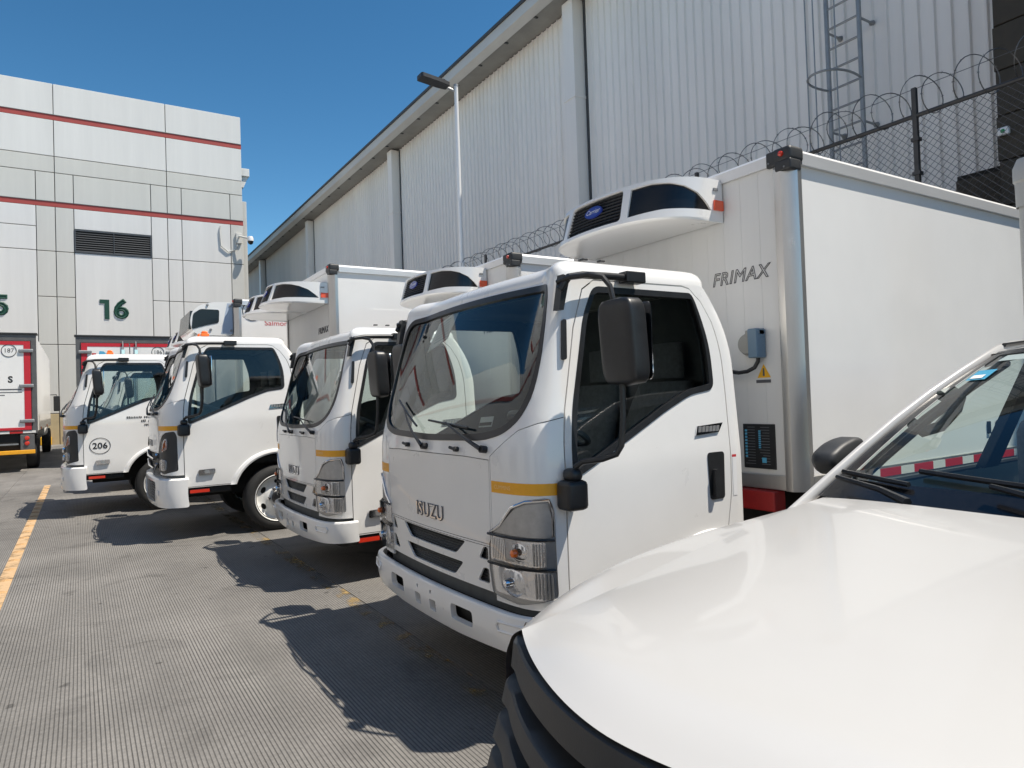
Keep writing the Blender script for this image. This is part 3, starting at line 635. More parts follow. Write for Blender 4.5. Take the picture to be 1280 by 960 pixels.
def make_cab(root, kind, dz, lamps=False):
    L = (0, 0, dz); n0 = len(root.children)
    cb = part('cabbody', 'cab_shell', SH('body'), PAINT, root, L)
    part('roof', 'cab_roof', roof_mb, PAINT, root, L, 60)
    for tg, sgn in (('n', 1), ('f', -1)):
        d = part('door'+tg, 'door', SH('door_'+tg), PAINT, root, L)
        part('wing'+tg, 'window_seal', SH('wing_'+tg, 0.02, 0.004), BLACKP, d)
        part('win'+tg, 'window_pane', SH('win_'+tg, 0, -0.008), SG, d)
        part('hand'+tg, 'door_handle', lambda: MB().prism(rounded([(1.13, 0.925), (1.235, 0.925), (1.24, 1.165), (1.12, 1.165)], 0.02), lambda a, b: S(sgn*us(a), b, -0.002), lambda a, b: S(sgn*us(a), b, 0.005))
             .prism(rounded([(1.145, 0.945), (1.175, 0.945), (1.175, 1.08), (1.145, 1.08)], 0.01), lambda a, b: S(sgn*us(a), b, 0.0), lambda a, b: S(sgn*us(a), b, 0.028)), BLACKP, d)
        part('badge'+tg, 'door_badge', lambda: MB().prism([(1.045, 1.252), (1.215, 1.262), (1.25, 1.305), (1.06, 1.295)], lambda a, b: S(sgn*us(a), b, 0), lambda a, b: S(sgn*us(a), b, 0.008)), CHROME, d)
        def bad():
            mb = MB()
            for i in range(6):
                a = 1.065+i*0.026; mb.prism([(a, 1.266), (a+.018, 1.267), (a+.024, 1.293), (a+.006, 1.292)], lambda p, q: S(sgn*us(p), q, 0.008), lambda p, q: S(sgn*us(p), q, 0.0105))
            return mb
        part('badgel'+tg, 'badge_lettering', bad, SATIN, d, smooth=False)
        part('flare'+tg, 'wheel_flare', lambda: flare_mb(sgn), PAINT, root, L)
        part('vis'+tg, 'pillar_vane', lambda: MB().prism(rounded([(1.005, 1.61), (1.030, 1.61), (1.02, 1.78), (0.995, 1.78)], 0.01), lambda a, b: S(sgn*a, b, 0), lambda a, b: S(sgn*a, b, 0.016)), BLACKP, root, L)
        part('cpan'+tg, 'corner_panel', SH('cp_'+tg), PAINT, root, L)
        st = part('stripe'+tg, 'reflective_stripe', lambda: clip_patch([(0.620, 1.048), (1.028, 1.048), (1.028, 1.10), (0.620, 1.10)], S, 0.001, 0.0015, side=sgn), STRIPE, root, L)
        if kind == 'small':
            part('stext'+tg, 'stripe_print', lambda: text_mb('CUMMINS', 0.026, lambda a, b, c: S(sgn*(0.70+a*1.0), 1.074+b, 0.0025)), mat('stripe_print', (0.95, 0.66, 0.28), 0.5), st, smooth=False)
        part('step'+tg, 'step_sill', lambda: MB().box(0.12, 0.66, *sorted((-sgn*0.70, -sgn*0.90)), 0.32, 0.395, 0.015), DARK, root, L)
        part('sref'+tg, 'side_reflector', lambda: MB().box(0.27, 0.45, *sorted((-sgn*0.895, -sgn*0.912)), 0.335, 0.375, 0.004), REDP, root, L)
        sl = part('slamp'+tg, 'side_lamp', lambda: MB().prism(rounded([(0.345, 0.535), (0.50, 0.545), (0.50, 0.60), (0.345, 0.595)], 0.015), lambda a, b: S(sgn*us(a), b, -0.002), lambda a, b: S(sgn*us(a), b, 0.022)), CHROME, root, L)
        part('slampb'+tg, 'bulb', lambda: MB().prism(rounded([(0.40, 0.55), (0.45, 0.55), (0.45, 0.585), (0.40, 0.585)], 0.012), lambda a, b: S(sgn*us(a), b, 0.02), lambda a, b: S(sgn*us(a), b, 0.026)), SATIN, sl)
        make_head(root, sgn, kind, dz); make_mirror(root, sgn, dz)
    part('wslab', 'warning_label', lambda: MB().prism([(1.305, 0.93), (1.335, 0.93), (1.335, 1.13), (1.305, 1.13)], lambda a, b: S(us(a), b, 0), lambda a, b: S(us(a), b, 0.0015)), WHITEINK, root, L, smooth=False)
    part('wslab2', 'warning_label', lambda: MB().prism([(1.305, 1.13), (1.335, 1.13), (1.335, 1.143), (1.305, 1.143)], lambda a, b: S(us(a), b, 0), lambda a, b: S(us(a), b, 0.0015)), REDINK, root, L, smooth=False)
    w = part('wsg', 'windscreen_seal', SH('wsg', 0.02, 0.004), BLACKP, root, L)
    part('ws', 'windscreen', SH('ws', 0, -0.006), WS, root, L)
    part('fpan', 'front_panel', SH('fpan'), PAINT, root, L)
    if kind == 'small':
        g = part('gpan', 'grille', SH('gpan', 0.010), PAINT, root, L)
        part('gslat', 'grille_mesh', slats(-0.58, 0.58, [0.60+0.013*i for i in range(16)], -0.020, 0.0032), BLACKP, g)
        part('bump', 'bumper', bumper_small(), PAINT, root, L)
        part('bumpb', 'bumper_backing', bumper_back, DARK, root, L)
    else:
        g = part('gpanB', 'grille', SH('gpan', 0.03), GREYP, root, L)
        part('gbar', 'chrome_bar', lambda: MB().tube([S(u, z, 0.012) for u, z in ((-0.55, 0.775), (-0.36, 0.715), (0.36, 0.715), (0.55, 0.775))], 0.014, 6), CHROME, g)
        part('gbar2', 'chrome_bar', lambda: MB().tube([S(u, z, 0.012) for u, z in ((-0.5, 0.665), (-0.30, 0.60), (0.30, 0.60), (0.5, 0.665))], 0.014, 6), CHROME, g)
        part('gslat', 'grille_mesh', slats(-0.58, 0.58, [0.60+0.013*i for i in range(16)], -0.024, 0.0036), BLACKP, g)
        b = part('bumpL', 'bumper', bumper_large(), PAINT, root, L)
        part('bumpLg', 'bumper_grille', slats(-0.64, 0.64, [0.25+0.03*i for i in range(8)], 0.0, 0.011, lambda u, z, o: SB(u, 0.47, -0.03)[:2]+(z,)), GREYP, b)
        part('bumpLb', 'bumper_backing', lambda: sheet_mb(cut_sheet((-1.0, 1.0, 0.20, 0.50), 0.08, [], {'in': lambda C: np.ones(len(C), bool)})['in'], lambda u, z, o: SB(u, 0.47, -0.06)[:2]+(z,)), DARK, b)
    part('under', 'front_valance', lambda: sheet_mb(cab_sheets()['under'], S, 0, -0.05), DARK, root, L)
    part('letters', 'lettering', lambda: text_mb('ISUZU', 0.102, lambda a, b, c: S(a, 0.888+b, 0.004+c), extrude=0.004, spacing=1.14, xs=1.06), CHROME, root, L, smooth=False)
    part('letters2', 'lettering_outline', lambda: text_mb('ISUZU', 0.102, lambda a, b, c: S(a, 0.888+b, 0.0025+c), outline=0.0042, spacing=1.14, xs=1.06), GREYINK, root, L, smooth=False)  # dark grey outline behind the chrome letters
    # wipers and washer nozzles
    def wiper(pu, pz, eu, ez, bu0, bz0, bu1, bz1):
        def f():
            return MB().tube([S(pu, pz, 0.0), S(pu, pz, 0.03)], 0.018, 10).tube([S(pu, pz, 0.03), S((pu*2+eu)/3, (pz*2+ez)/3, 0.038), S((pu+eu*2)/3, (pz+ez*2)/3, 0.034), S(eu, ez, 0.028)], [0.011, 0.008, 0.006, 0.005], 6).tube([S(bu0+(bu1-bu0)*i/8, bz0+(bz1-bz0)*i/8, 0.018) for i in range(9)], 0.0065, 5)
        return f
    part('wip1', 'wiper', wiper(0.58, 1.238, 0.20, 1.345, 0.42, 1.325, -0.02, 1.355), BLACKP, root, L)
    part('wip2', 'wiper', wiper(-0.02, 1.232, -0.40, 1.40, -0.16, 1.325, -0.58, 1.46), BLACKP, root, L)
    for a in (0.33, -0.26):
        part(('noz', a), 'washer_nozzle', lambda: MB().tube([S(a, 1.230, 0), S(a, 1.230, 0.022)], 0.013, 8).tube([S(a, 1.230, 0.016), S(a-0.045, 1.236, 0.022)], 0.008, 6), BLACKP, root, L)
    make_interior(root, dz)
def flare_mb(sgn):
    mb = MB(); n = 28; prof = [(0.0, -0.012), (0.0, 0.020), (0.018, 0.026), (0.042, 0.018), (0.055, 0.0)]; m = len(prof); vv = []
    for i in range(n+1):
        a = R(172-158*i/n)
        for dr, off in prof:
            u = us(ARCH_X)+(ARCH_R+dr)*math.cos(a); z = max(ZB-0.0, ARCH_Z+(ARCH_R+dr)*math.sin(a)); u = min(u, us(1.355))
            vv.append(S(sgn*u, z, off))
    return mb.add(vv, [(i*m+j, (i+1)*m+j, (i+1)*m+j+1, i*m+j+1) for i in range(n) for j in range(m-1)])

# ---- insulated box body; local x from the truck nose
def make_box(root, key, x0, x1, hw, z0, z1, front_details=True):
    K = lambda s: (s, key)
    t = 0.085
    part(K('side'), 'box_wall', lambda: MB().box(x0+0.02, x1-0.02, -hw+0.012, hw-0.012, z0+0.02, z1-0.012), PANEL, root, smooth=False)
    def fp():
        mb = MB(); n = 14; w = (2*hw-2*t)/n
        for i in range(n): mb.box(x0+0.004, x0+0.03, -hw+t+i*w+0.0004, -hw+t+(i+1)*w-0.0004, z0+0.08, z1-0.075, 0.0008)
        return mb
    part(K('fp'), 'front_panel_boards', fp, FPANEL, root)
    for s in (-1, 1):
        def post():
            prof = [(x0-0.012, s*(hw-t-0.012)), (x0-0.016, s*(hw-t)), (x0-0.016, s*(hw-0.05)), (x0+0.01, s*(hw-0.012)), (x0+0.05, s*(hw+0.014)), (x0+t, s*(hw+0.014)), (x0+t+0.004, s*(hw-0.02)), (x0+0.04, s*(hw-0.06))]
            return MB().prism(prof, lambda a, b: (a, b, z0), lambda a, b: (a, b, z1-0.10))
        part(K(('post', s)), 'corner_post', post, ALU, root, angle=25)
        part(K(('rail', s)), 'top_rail', lambda: MB().prism([(s*(hw+0.012), z1-0.085), (s*(hw+0.012), z1-0.02), (s*(hw-0.015), z1+0.006), (s*(hw-0.09), z1+0.006), (s*(hw-0.02), z1-0.085)], lambda a, b: (x0+0.10, a, b), lambda a, b: (x1, a, b)), ALUW, root, angle=25)
        part(K(('brail', s)), 'bottom_rail', lambda: MB().box(x0+t+0.006, x1, *sorted((s*(hw-0.03), s*(hw+0.012))), z0-0.005, z0+0.085, 0.006), ALU, root)
        def cap():
            mb = MB().box(x0-0.022, x0+0.11, *sorted((s*(hw-0.10), s*(hw+0.022))), z1-0.075, z1+0.012, 0.022)
            mb.box(x0-0.020, x0+0.085, *sorted((s*(hw-0.085), s*(hw+0.020))), z1-0.125, z1-0.06, 0.012)
            return mb.box(x0-0.019, x0+0.02, *sorted((s*(hw-0.14), s*(hw-0.05))), z1-0.085, z1+0.004, 0.01)
        c = part(K(('cap', s)), 'corner_cap', cap, GREYP, root)
        part(K(('capl', s)), 'marker_lamp', lambda: MB().lathe([(0.016, 0.0), (0.014, -0.012), (0.006, -0.018), (0.0005, -0.018)], (x0-0.021, s*(hw-0.035), z1-0.03), 'x', 12), REDP, c)
        for dy, dz_ in ((0.085, -0.10), (0.02, -0.105), (0.12, -0.06)):
            part(K(('bolt', s, dy)), 'bolt', lambda: MB().lathe([(0.006, 0.0), (0.005, -0.004), (0.0005, -0.005)], (x0-0.0195, s*(hw-dy), z1+dz_), 'x', 8), STEEL, c)
    part(K('frail'), 'front_rail', lambda: MB().prism([(x0-0.012, z1-0.075), (x0-0.012, z1-0.015), (x0+0.012, z1+0.004), (x0+0.09, z1+0.004), (x0+0.02, z1-0.075)], lambda a, b: (a, -hw+0.10, b), lambda a, b: (a, hw-0.10, b)), ALUW, root, angle=25)
    part(K('sill'), 'front_sill', lambda: MB().box(x0-0.01, x0+0.05, -hw+t, hw-t, z0, z0+0.085, 0.005), ALU, root)
    # reflective tape along the near bottom rail
    n = 0; x = x0+0.35
    while x < x1-0.3:
        part(K(('tape', n % 2)), 'reflective_tape', lambda: MB().box(0, 0.235 if n % 2 == 0 else 0.155, -0.0025, 0, 0, 0.05), TAPER if n % 2 == 0 else TAPEW, root, (x, -hw-0.0125, z0+0.018), smooth=False)
        x += 0.235 if n % 2 == 0 else 0.155; n += 1
    part(K('ch'), 'chassis_rail', lambda: MB().box(0.35, x1-0.15, -0.42, -0.34, 0.50 if z0 < 1 else 0.62, z0-0.02).box(0.35, x1-0.15, 0.34, 0.42, 0.50 if z0 < 1 else 0.62, z0-0.02).box(x0+0.2, x0+0.28, -hw+0.1, hw-0.1, z0-0.14, z0-0.005).box(x1-0.6, x1-0.5, -hw+0.1, hw-0.1, z0-0.14, z0-0.005).box(0.30, 1.35, -0.36, 0.36, 0.42, 0.78), DARK, root, smooth=False)

# ---- cooling unit on the front of a box; its own sheet
UW = 0.62; UD = 0.56
def _uref():
    pts = [(-UD+0.03*(i/20)**2, -0.30*i/20) for i in range(20)]
    P = [np.array(p) for p in ((-UD+0.03, -0.30), (-UD+0.09, -0.50), (-UD+0.20, -0.60), (-0.16, -UW))]
    for i in range(41):
        t = i/40; pts.append(tuple((1-t)**3*P[0]+3*t*(1-t)**2*P[1]+3*t*t*(1-t)*P[2]+t**3*P[3]))
    pts += [(-0.16+0.16*i/8, -UW) for i in range(1, 9)]
    a = np.array(pts); return a, np.concatenate([[0], np.cumsum(np.linalg.norm(np.diff(a, axis=0), axis=1))])
UA, US_ = _uref(); UUM = float(US_[-1])
def U0(u, z):
    q = abs(u); x = float(np.interp(q, US_, UA[:, 0])); y = float(np.interp(q, US_, UA[:, 1])); x = x + max(0, z)*0.32*(-x/UD)
    return (x, y if u >= 0 else -y, z)
def UF(u, z, off=0.0): return tuple(inset_fn(U0, u, z, off))
UZ = 0.245
def unit_top(u): return UZ
def make_unit(root, x, y, z, sc_w=1.0, sc_d=1.0):
    """x: box front, z: underside"""
    o = (x, y, z); K = lambda s: ('unit', s, sc_w, sc_d)
    cg = rounded([(-0.275, 0.022), (0.275, 0.022), (0.255, 0.228), (-0.255, 0.228)], 0.03)
    sw = [(0.325, 0.03), (0.55, 0.050), (UUM-0.10, 0.050), (UUM-0.14, 0.09), (UUM-0.22, 0.15), (UUM-0.32, 0.19), (UUM-0.42, 0.212), (0.45, 0.222), (0.315, 0.215)]
    W = lambda fn: (lambda u, v, off=0.0: (lambda p: (p[0]*sc_d, p[1]*sc_w, p[2]))(fn(u, v, off)))
    F = W(UF)
    def sh():
        if K('sh') not in CACHE:
            P = [cg, sw, mirror(sw)]
            CACHE[K('sh')] = cut_sheet((-UUM, UUM, 0.0, UZ), 0.03, P, {'g': lambda C: inpoly(C, cg), 'wn': lambda C: inpoly(C, sw), 'wf': lambda C: inpoly(C, mirror(sw)), 'b': lambda C: np.ones(len(C), bool)})
        return CACHE[K('sh')]
    def shell():
        mb = sheet_mb(sh()['b'], F, 0.02); n = 80
        # top: curls over and runs back to the box, with the ends drooping
        ts = [0, 0.15, 0.4, 0.75, 1.0]; vv = []
        for i in range(n+1):
            u = -UUM+2*UUM*i/n; p = np.array(F(u, UZ))
            for t in ts: vv.append((p[0]*(1-t)-0.0*t, p[1]*(1-0.05*math.sin(math.pi*t/2)), UZ+0.045*math.sin(math.pi/2*t)*(1-(abs(p[1])/(UW*sc_w))**3)))
        m = len(ts); mb.add(vv, [(i*m+j, (i+1)*m+j, (i+1)*m+j+1, i*m+j+1) for i in range(n) for j in range(m-1)])
        vv = []
        for i in range(n+1):
            u = -UUM+2*UUM*i/n; p = np.array(F(u, 0.0))
            for t, dz_ in ((0, 0), (0.015, -0.010), (0.06, -0.016), (1, -0.008)): vv.append((p[0]*(1-t), p[1]*(1-0.03*t), dz_))
        return mb.add(vv, [(i*4+j, (i+1)*4+j, (i+1)*4+j+1, i*4+j+1) for i in range(n) for j in range(3)])
    e = part(K('shell'), 'cooling_unit', shell, PAINT, root, o, 50)
    part(K('winn'), 'unit_window', lambda: sheet_mb(sh()['wn'], F, 0, -0.014), BLACKG, e); part(K('winf'), 'unit_window', lambda: sheet_mb(sh()['wf'], F, 0, -0.014), BLACKG, e)
    gr = part(K('gr'), 'unit_grille', lambda: sheet_mb(sh()['g'], F, 0, -0.03), DARK, e)
    def sl():
        mb = MB()
        for i in range(9): mb.tube([F(-0.27+0.54*k/16, 0.035+0.022*i, -0.014) for k in range(17)], 0.0052, 4)
        for i in range(12): mb.tube([F(-0.25+0.5*i/11, 0.05+0.17*k/4, -0.02) for k in range(5)], 0.003, 4)
        return mb
    part(K('sl'), 'grille_slats', sl, BLACKP, gr)
    lg = part(K('lg'), 'oval_badge', lambda: MB().prism([(0.085*math.cos(2*math.pi*k/28), 0.145+0.038*math.sin(2*math.pi*k/28)) for k in range(28)], lambda a, b: F(a, b, -0.012), lambda a, b: F(a, b, 0.0)), LOGOBLUE, gr)
    part(K('lt'), 'badge_lettering', lambda: text_mb('Carrier', 0.045, lambda a, b, c: F(a, 0.146+b, 0.002), shear=0.2), WHITEINK, gr, smooth=False)
    for s in (1, -1):
        part(K(('om', s)), 'marker_lamp', lambda: MB().prism([(UUM-0.085, 0.055), (UUM-0.004, 0.055), (UUM-0.004, 0.115), (UUM-0.085, 0.115)], lambda a, b: F(s*a, b, 0.0), lambda a, b: F(s*a, b, 0.012)), ORANGE, e)
        part(K(('ft', s)), 'side_latch', lambda: MB().prism([(UUM-0.09, 0.175), (UUM-0.05, 0.175), (UUM-0.05, 0.19), (UUM-0.09, 0.19)], lambda a, b: F(s*a, b, 0.0), lambda a, b: F(s*a, b, 0.008)), STEEL, e)
    return e
BLACKG = mat('black_gloss_mesh', (0.008, 0.008, 0.009), 0.18, 0, 0, noise=(60, 0.3))

def make_unit_tall(root, x, y, z):
    """tall rounded cooling unit with a slanted dark window and pale blue flank"""
    o = (x, y, z); w = 0.68
    prof = [(-0.02, 0.0), (-0.50, 0.0), (-0.60, 0.06), (-0.63, 0.20), (-0.60, 0.36), (-0.50, 0.46), (-0.30, 0.52), (-0.02, 0.53)]
    e = part('ut', 'cooling_unit', lambda: MB().prism(rounded(prof, 0.06, 3), lambda a, b: (a, -w, b), lambda a, b: (a, w, b)), PAINT, root, o, 40)
    part('utw', 'unit_window', lambda: MB().prism(rounded([(-0.61, 0.09), (-0.42, 0.15), (-0.22, 0.20), (-0.21, 0.40), (-0.48, 0.405), (-0.585, 0.33)], 0.03), lambda a, b: (a, -w-0.006, b), lambda a, b: (a, -w+0.02, b)), BLACKG, e)
    part('utw2', 'unit_window', lambda: MB().prism([(-0.5, 0.10), (0.5, 0.10), (0.5, 0.38), (-0.5, 0.38)], lambda a, b: (-0.645+(0.03 if b > .3 else 0.0), a*1.2, b), lambda a, b: (-0.55, a*1.2, b)), BLACKG, e)
    part('uts', 'side_panel', lambda: MB().prism([(-0.19, 0.03), (-0.015, 0.03), (-0.015, 0.51), (-0.09, 0.51)], lambda a, b: (a, -w-0.004, b), lambda a, b: (a, -w+0.01, b)), BLUESIDE, e, smooth=False)
    for p in ((-0.38, 0.47), (-0.34, 0.09), (-0.04, 0.08), (-0.05, 0.47)):
        part(('utb', p), 'bolt', lambda: MB().lathe([(0.02, 0), (0.016, -0.01), (0.0005, -0.012)], (p[0], -w-0.005, p[1]), 'y', 10), STEEL, e)
    return e

def make_truck(X, Yc, kind, label, dz, box, units, group='white refrigerated trucks parked in a row'):
    root = empty('box_truck', (X, Yc, 0), label, 'truck', group)
    make_cab(root, kind, dz)
    if kind == 'large':
        for ch in root.children: ch.scale = (1.13, 1.03, 1.0); ch.location.x -= 0.06
    key, bx0, bx1, hw, bz0, bz1 = box
    make_box(root, key, bx0, bx1, hw, bz0, bz1)
    r = 0.335 if kind == 'small' else 0.385
    for y, s in ((-0.90, 1), (0.90, -1)):
        make_wheel(root, ARCH_X if kind == 'small' else ARCH_X*1.13-0.06, y*(1.075 if kind == 'large' else 1), r, s, 'w')
        make_wheel(root, bx1-1.15, y*1.02, r, s, 'w', kids=False)
    for u in units:
        if u[0] == 'tall': make_unit_tall(root, *u[1:])
        else: make_unit(root, *u[1:])
    return root

# ------------------------------------------------------------------ the row of trucks
SMALL = ('bs', 1.79, 5.95, 1.0, 0.90, 2.82)
BIG = ('bb', 1.87, 7.9, 1.08, 1.12, 3.20)
T1 = make_truck(1.57, 3.35, 'small', 'nearest white box truck, its whole cab and mirror behind the pickup bonnet', 0.0, SMALL, [('c', 1.785, 0.09, 2.52)])
T2 = make_truck(1.63, 6.33, 'small', 'second white box truck, with grey headlight bezels, half hidden by the nearest cab', 0.0, SMALL, [('c', 1.785, 0.09, 2.52)])
T3 = make_truck(0.78, 9.38, 'large', 'white box truck showing a front wheel and two orange lamps on its cab roof', 0.19, BIG, [('c', 1.865, -0.50, 2.74, 0.82, 1.28), ('c', 1.865, 0.53, 2.74, 0.82, 1.28)])
T4 = make_truck(-0.16, 12.35, 'large', 'white box truck with the number 206 on its door, farthest in the row', 0.19, ('b4', 2.24, 8.2, 1.05, 1.12, 3.16), [('tall', 2.235, -0.25, 2.60)])
T5 = make_truck(0.38, 15.4, 'large', 'white truck mostly hidden behind the truck numbered 206, only its cooling unit showing', 0.19, BIG, [('c', 1.865, -0.50, 2.74, 0.82, 1.28), ('c', 1.865, 0.53, 2.74, 0.82, 1.28)])

# dealer plate, papers and decals
def near_text(root, body, size, x, y, z, m, name='lettering', **k):
    return once(name, text_mb(body, size, lambda a, b, c: (x+a, y-c, z+b), **k), m, root, smooth=False)
def front_text(root, body, size, x, y, z, m, name='lettering', **k):
    return once(name, text_mb(body, size, lambda a, b, c: (x-c, y-a, z+b), **k), m, root, smooth=False)
for t, bx, hw, zt in ((T1, 1.79, 1.0, 2.16), (T2, 1.79, 1.0, 2.16), (T3, 1.87, 1.08, 2.42)):
    front_text(t, 'FRIMAX', 0.112, bx+0.002, -hw+0.375, zt, GREYINK, outline=0.0024, shear=0.25, spacing=1.08)
def ring(rx, n=36, w=0.012):
    return [((rx)*math.cos(2*math.pi*k/n), (rx)*math.sin(2*math.pi*k/n)) for k in range(n)]
# number in a circle on the door of the far truck
def plate206():
    mb = MB(); n = 40; r0, r1 = 0.108, 0.116; f = lambda r, k: S(us(0.40)+r*math.cos(2*math.pi*k/n), 0.80+r*math.sin(2*math.pi*k/n), 0.0025)
    mb.add([f(r, k) for k in range(n) for r in (r0, r1)], [(2*k, 2*k+1, 2*((k+1) % n)+1, 2*((k+1) % n)) for k in range(n)])
    return text_mb('206', 0.118, lambda a, b, c: S(us(0.40)+a, 0.80+b, 0.0025), mb=mb, outline=0.0015, xs=0.95)
once('door_number', sheet_merge(plate206(), text_mb('206', 0.118, lambda a, b, c: S(us(0.40)+a, 0.80+b, 0.0025), xs=0.95)), INK, T4, (-0.06, 0, 0.19), smooth=False).scale = (1.13, 1.032, 1)
# three lines of small print, too fine to read in the photograph
def small_print():
    mb = MB(); rr = random.Random(5)
    for x0, x1, z in ((0.70, 1.22, 1.17), (0.84, 1.20, 1.115), (0.88, 1.14, 1.06)):
        x = x0
        while x < x1:
            w = rr.uniform(0.009, 0.016); h = rr.choice((0.026, 0.03, 0.034)); zz = z+0.02*(x-x0)
            if rr.random() > 0.14: mb.add([S(us(x), zz, 0.0025), S(us(x+w), zz, 0.0025), S(us(x+w), zz+h, 0.0025), S(us(x), zz+h, 0.0025)], [(0, 1, 2, 3)])
            x += w+0.008
    return mb
o_ = once('door_print', small_print(), INK, T4, (-0.06, 0, 0.19), smooth=False); o_.scale = (1.13, 1.032, 1); o_['kind'] = 'stuff'
# orange lamps on the two far roofs
for t, ys in ((T3, (-0.36, -0.68)), (T4, (-0.62,))):
    for yy in ys:
        part('rooflamp', 'roof_lamp', lambda: MB().box(-0.045, 0.045, -0.07, 0.07, 0.0, 0.035, 0.012).box(-0.035, 0.035, -0.05, 0.05, 0.03, 0.065, 0.025), AMBER, t, (0.47 if t is T3 else 0.55, yy, 2.125+0.19))
for xx in (0.55, 0.66):
    part('roofbolt', 'roof_plug', lambda: MB().box(-0.016, 0.016, -0.016, 0.016, 0.0, 0.012, 0.004), BLACKP, T1, (xx, -0.70, 2.142)); part('roofbolt', 'roof_plug', None, BLACKP, T2, (xx, -0.70, 2.142))
# socket, cable, warning triangle and black notice on the front of the nearest box
bx = 1.79
sk = once('power_socket', MB().box(bx-0.085, bx, -0.80, -0.735, 1.66, 1.83, 0.008), BLUEBOX, T1)
once('socket_cover', MB().lathe([(0.062, 0.0), (0.066, -0.03), (0.056, -0.05), (0.0005, -0.052)], (bx-0.005, -0.70, 1.745), 'x', 24).box(bx-0.06, bx-0.01, -0.80, -0.70, 1.79, 1.825, 0.006), GREYCAP, sk)
once('socket_cable', MB().tube([(bx-0.03, -0.765, 1.665), (bx-0.03, -0.762, 1.64), (bx-0.04, -0.745, 1.605), (bx-0.05, -0.70, 1.585), (bx-0.05, -0.64, 1.58), (bx-0.04, -0.52, 1.60)], 0.012, 8), BLACKP, sk)
once('warning_triangle', MB().prism([(-0.045, 0), (0.045, 0), (0, 0.078)], lambda a, b: (bx+0.0035, -0.775-a, 1.545+b), lambda a, b: (bx+0.001, -0.775-a, 1.545+b)), YELLOWS, T1, smooth=False)
once('warning_print', MB().prism([(-0.006, 0.01), (0.006, 0.01), (0.004, 0.055), (-0.004, 0.055)], lambda a, b: (bx+0.001, -0.775-a, 1.545+b), lambda a, b: (bx-0.001, -0.775-a, 1.545+b)).prism([(-0.055, -0.03), (0.045, -0.03), (0.045, -0.012), (-0.055, -0.012)], lambda a, b: (bx+0.0035, -0.775-a, 1.545+b), lambda a, b: (bx+0.0015, -0.775-a, 1.545+b)), GREYINK, T1, smooth=False)
nt_ = once('black_notice', MB().box(bx-0.004, bx+0.006, -0.835, -0.615, 1.015, 1.275, 0.002), BLACKP, T1)
def rows():
    mb = MB(); random.seed(3)
    for i in range(14):
        z = 1.255-i*0.0165
        for y0 in (-0.70, -0.80):
            w = random.uniform(0.045, 0.075); mb.box(bx-0.0055, bx-0.0045, y0, y0+w, z, z+0.003)
    return mb
tag(once('notice_print', rows(), mat('notice_grey', (0.16, 0.17, 0.18), 0.6), nt_, smooth=False), kind='stuff')
def rowsb():
    mb = MB()
    for i in range(9): mb.box(bx-0.0058, bx-0.0048, -0.645, -0.630, 1.23-i*0.019, 1.242-i*0.019).box(bx-0.0058, bx-0.0048, -0.74, -0.725, 1.23-i*0.012, 1.238-i*0.012)
    return mb
tag(once('notice_marks', rowsb(), BLUEINK, nt_, smooth=False), kind='stuff')
once('notice_square', MB().box(bx-0.0058, bx-0.0048, -0.775, -0.745, 1.05, 1.08), BLUEINK, nt_, smooth=False)
once('red_crossmember', MB().box(bx-0.06, bx+0.04, -0.86, 0.86, 0.78, 0.895, 0.01), mat('red_oxide_paint', (0.34, 0.015, 0.015), 0.5, noise=(8, 0.2)), T1)
# paper on the dash side of the nearest windscreen, small stickers
once('paper_sheet', MB().prism([(-0.50, 1.74), (-0.24, 1.80), (-0.20, 1.94), (-0.24, 1.955), (-0.46, 1.90)], lambda a, b: S(a, b, -0.020), lambda a, b: S(a, b, -0.024)), PAPER, T1, smooth=False)
once('paper_print', MB().add([q for i in range(7) for q in (S(-0.43, 1.885-i*0.017, -0.0185), S(-0.29+0.008*i, 1.915-i*0.017, -0.0185), S(-0.29+0.008*i, 1.921-i*0.017, -0.0185), S(-0.43, 1.891-i*0.017, -0.0185))], [(4*i, 4*i+1, 4*i+2, 4*i+3) for i in range(7)]), mat('paper_ink', (0.25, 0.38, 0.42), 0.7), T1, smooth=False)
once('windscreen_sticker', clip_patch([(0.72, 1.86), (0.79, 1.868), (0.80, 1.925), (0.735, 1.92)], S, 0.001, -0.012), mat('pale_sticker', (0.45, 0.62, 0.60), 0.6), T1, smooth=False)
once('windscreen_label', clip_patch([(0.47, 1.335), (0.58, 1.34), (0.58, 1.385), (0.47, 1.38)], S, 0.001, -0.012), PAPER, T1, smooth=False)
once('label_print', clip_patch([(0.475, 1.34), (0.575, 1.345), (0.575, 1.36), (0.475, 1.355)], S, 0.001, -0.010), INK, T1, smooth=False)
# company print on the side of the box numbered 206
near_text(T4, 'Salmon', 0.115, 2.86, -1.0405, 2.80, REDINK, xs=1.1)
once('green_mark', MB().prism([(0.085*math.cos(R(a)), 0.06*math.sin(R(a))) for a in range(180, 361, 12)], lambda a, b: (2.87+a, -1.0405, 2.92+b), lambda a, b: (2.87+a, -1.03, 2.92+b)), GREENINK, T4, smooth=False)
once('circle_mark', MB().tube([(2.50+0.15*math.cos(2*math.pi*k/36), -1.040, 2.985+0.15*math.sin(2*math.pi*k/36)) for k in range(36)], 0.006, 4, True), INK, T4)
# latch and vent on the flank of the nearest box
once('side_vent', MB().box(3.98, 4.02, -1.0, -0.985, 1.10, 1.19, 0.003), BLACKP, T1)
once('side_latch', MB().box(4.10, 4.19, -1.05, -0.98, 1.08, 1.20, 0.03), GREYP, T1)
# second grille row of tiny bolts on the far flank is not seen

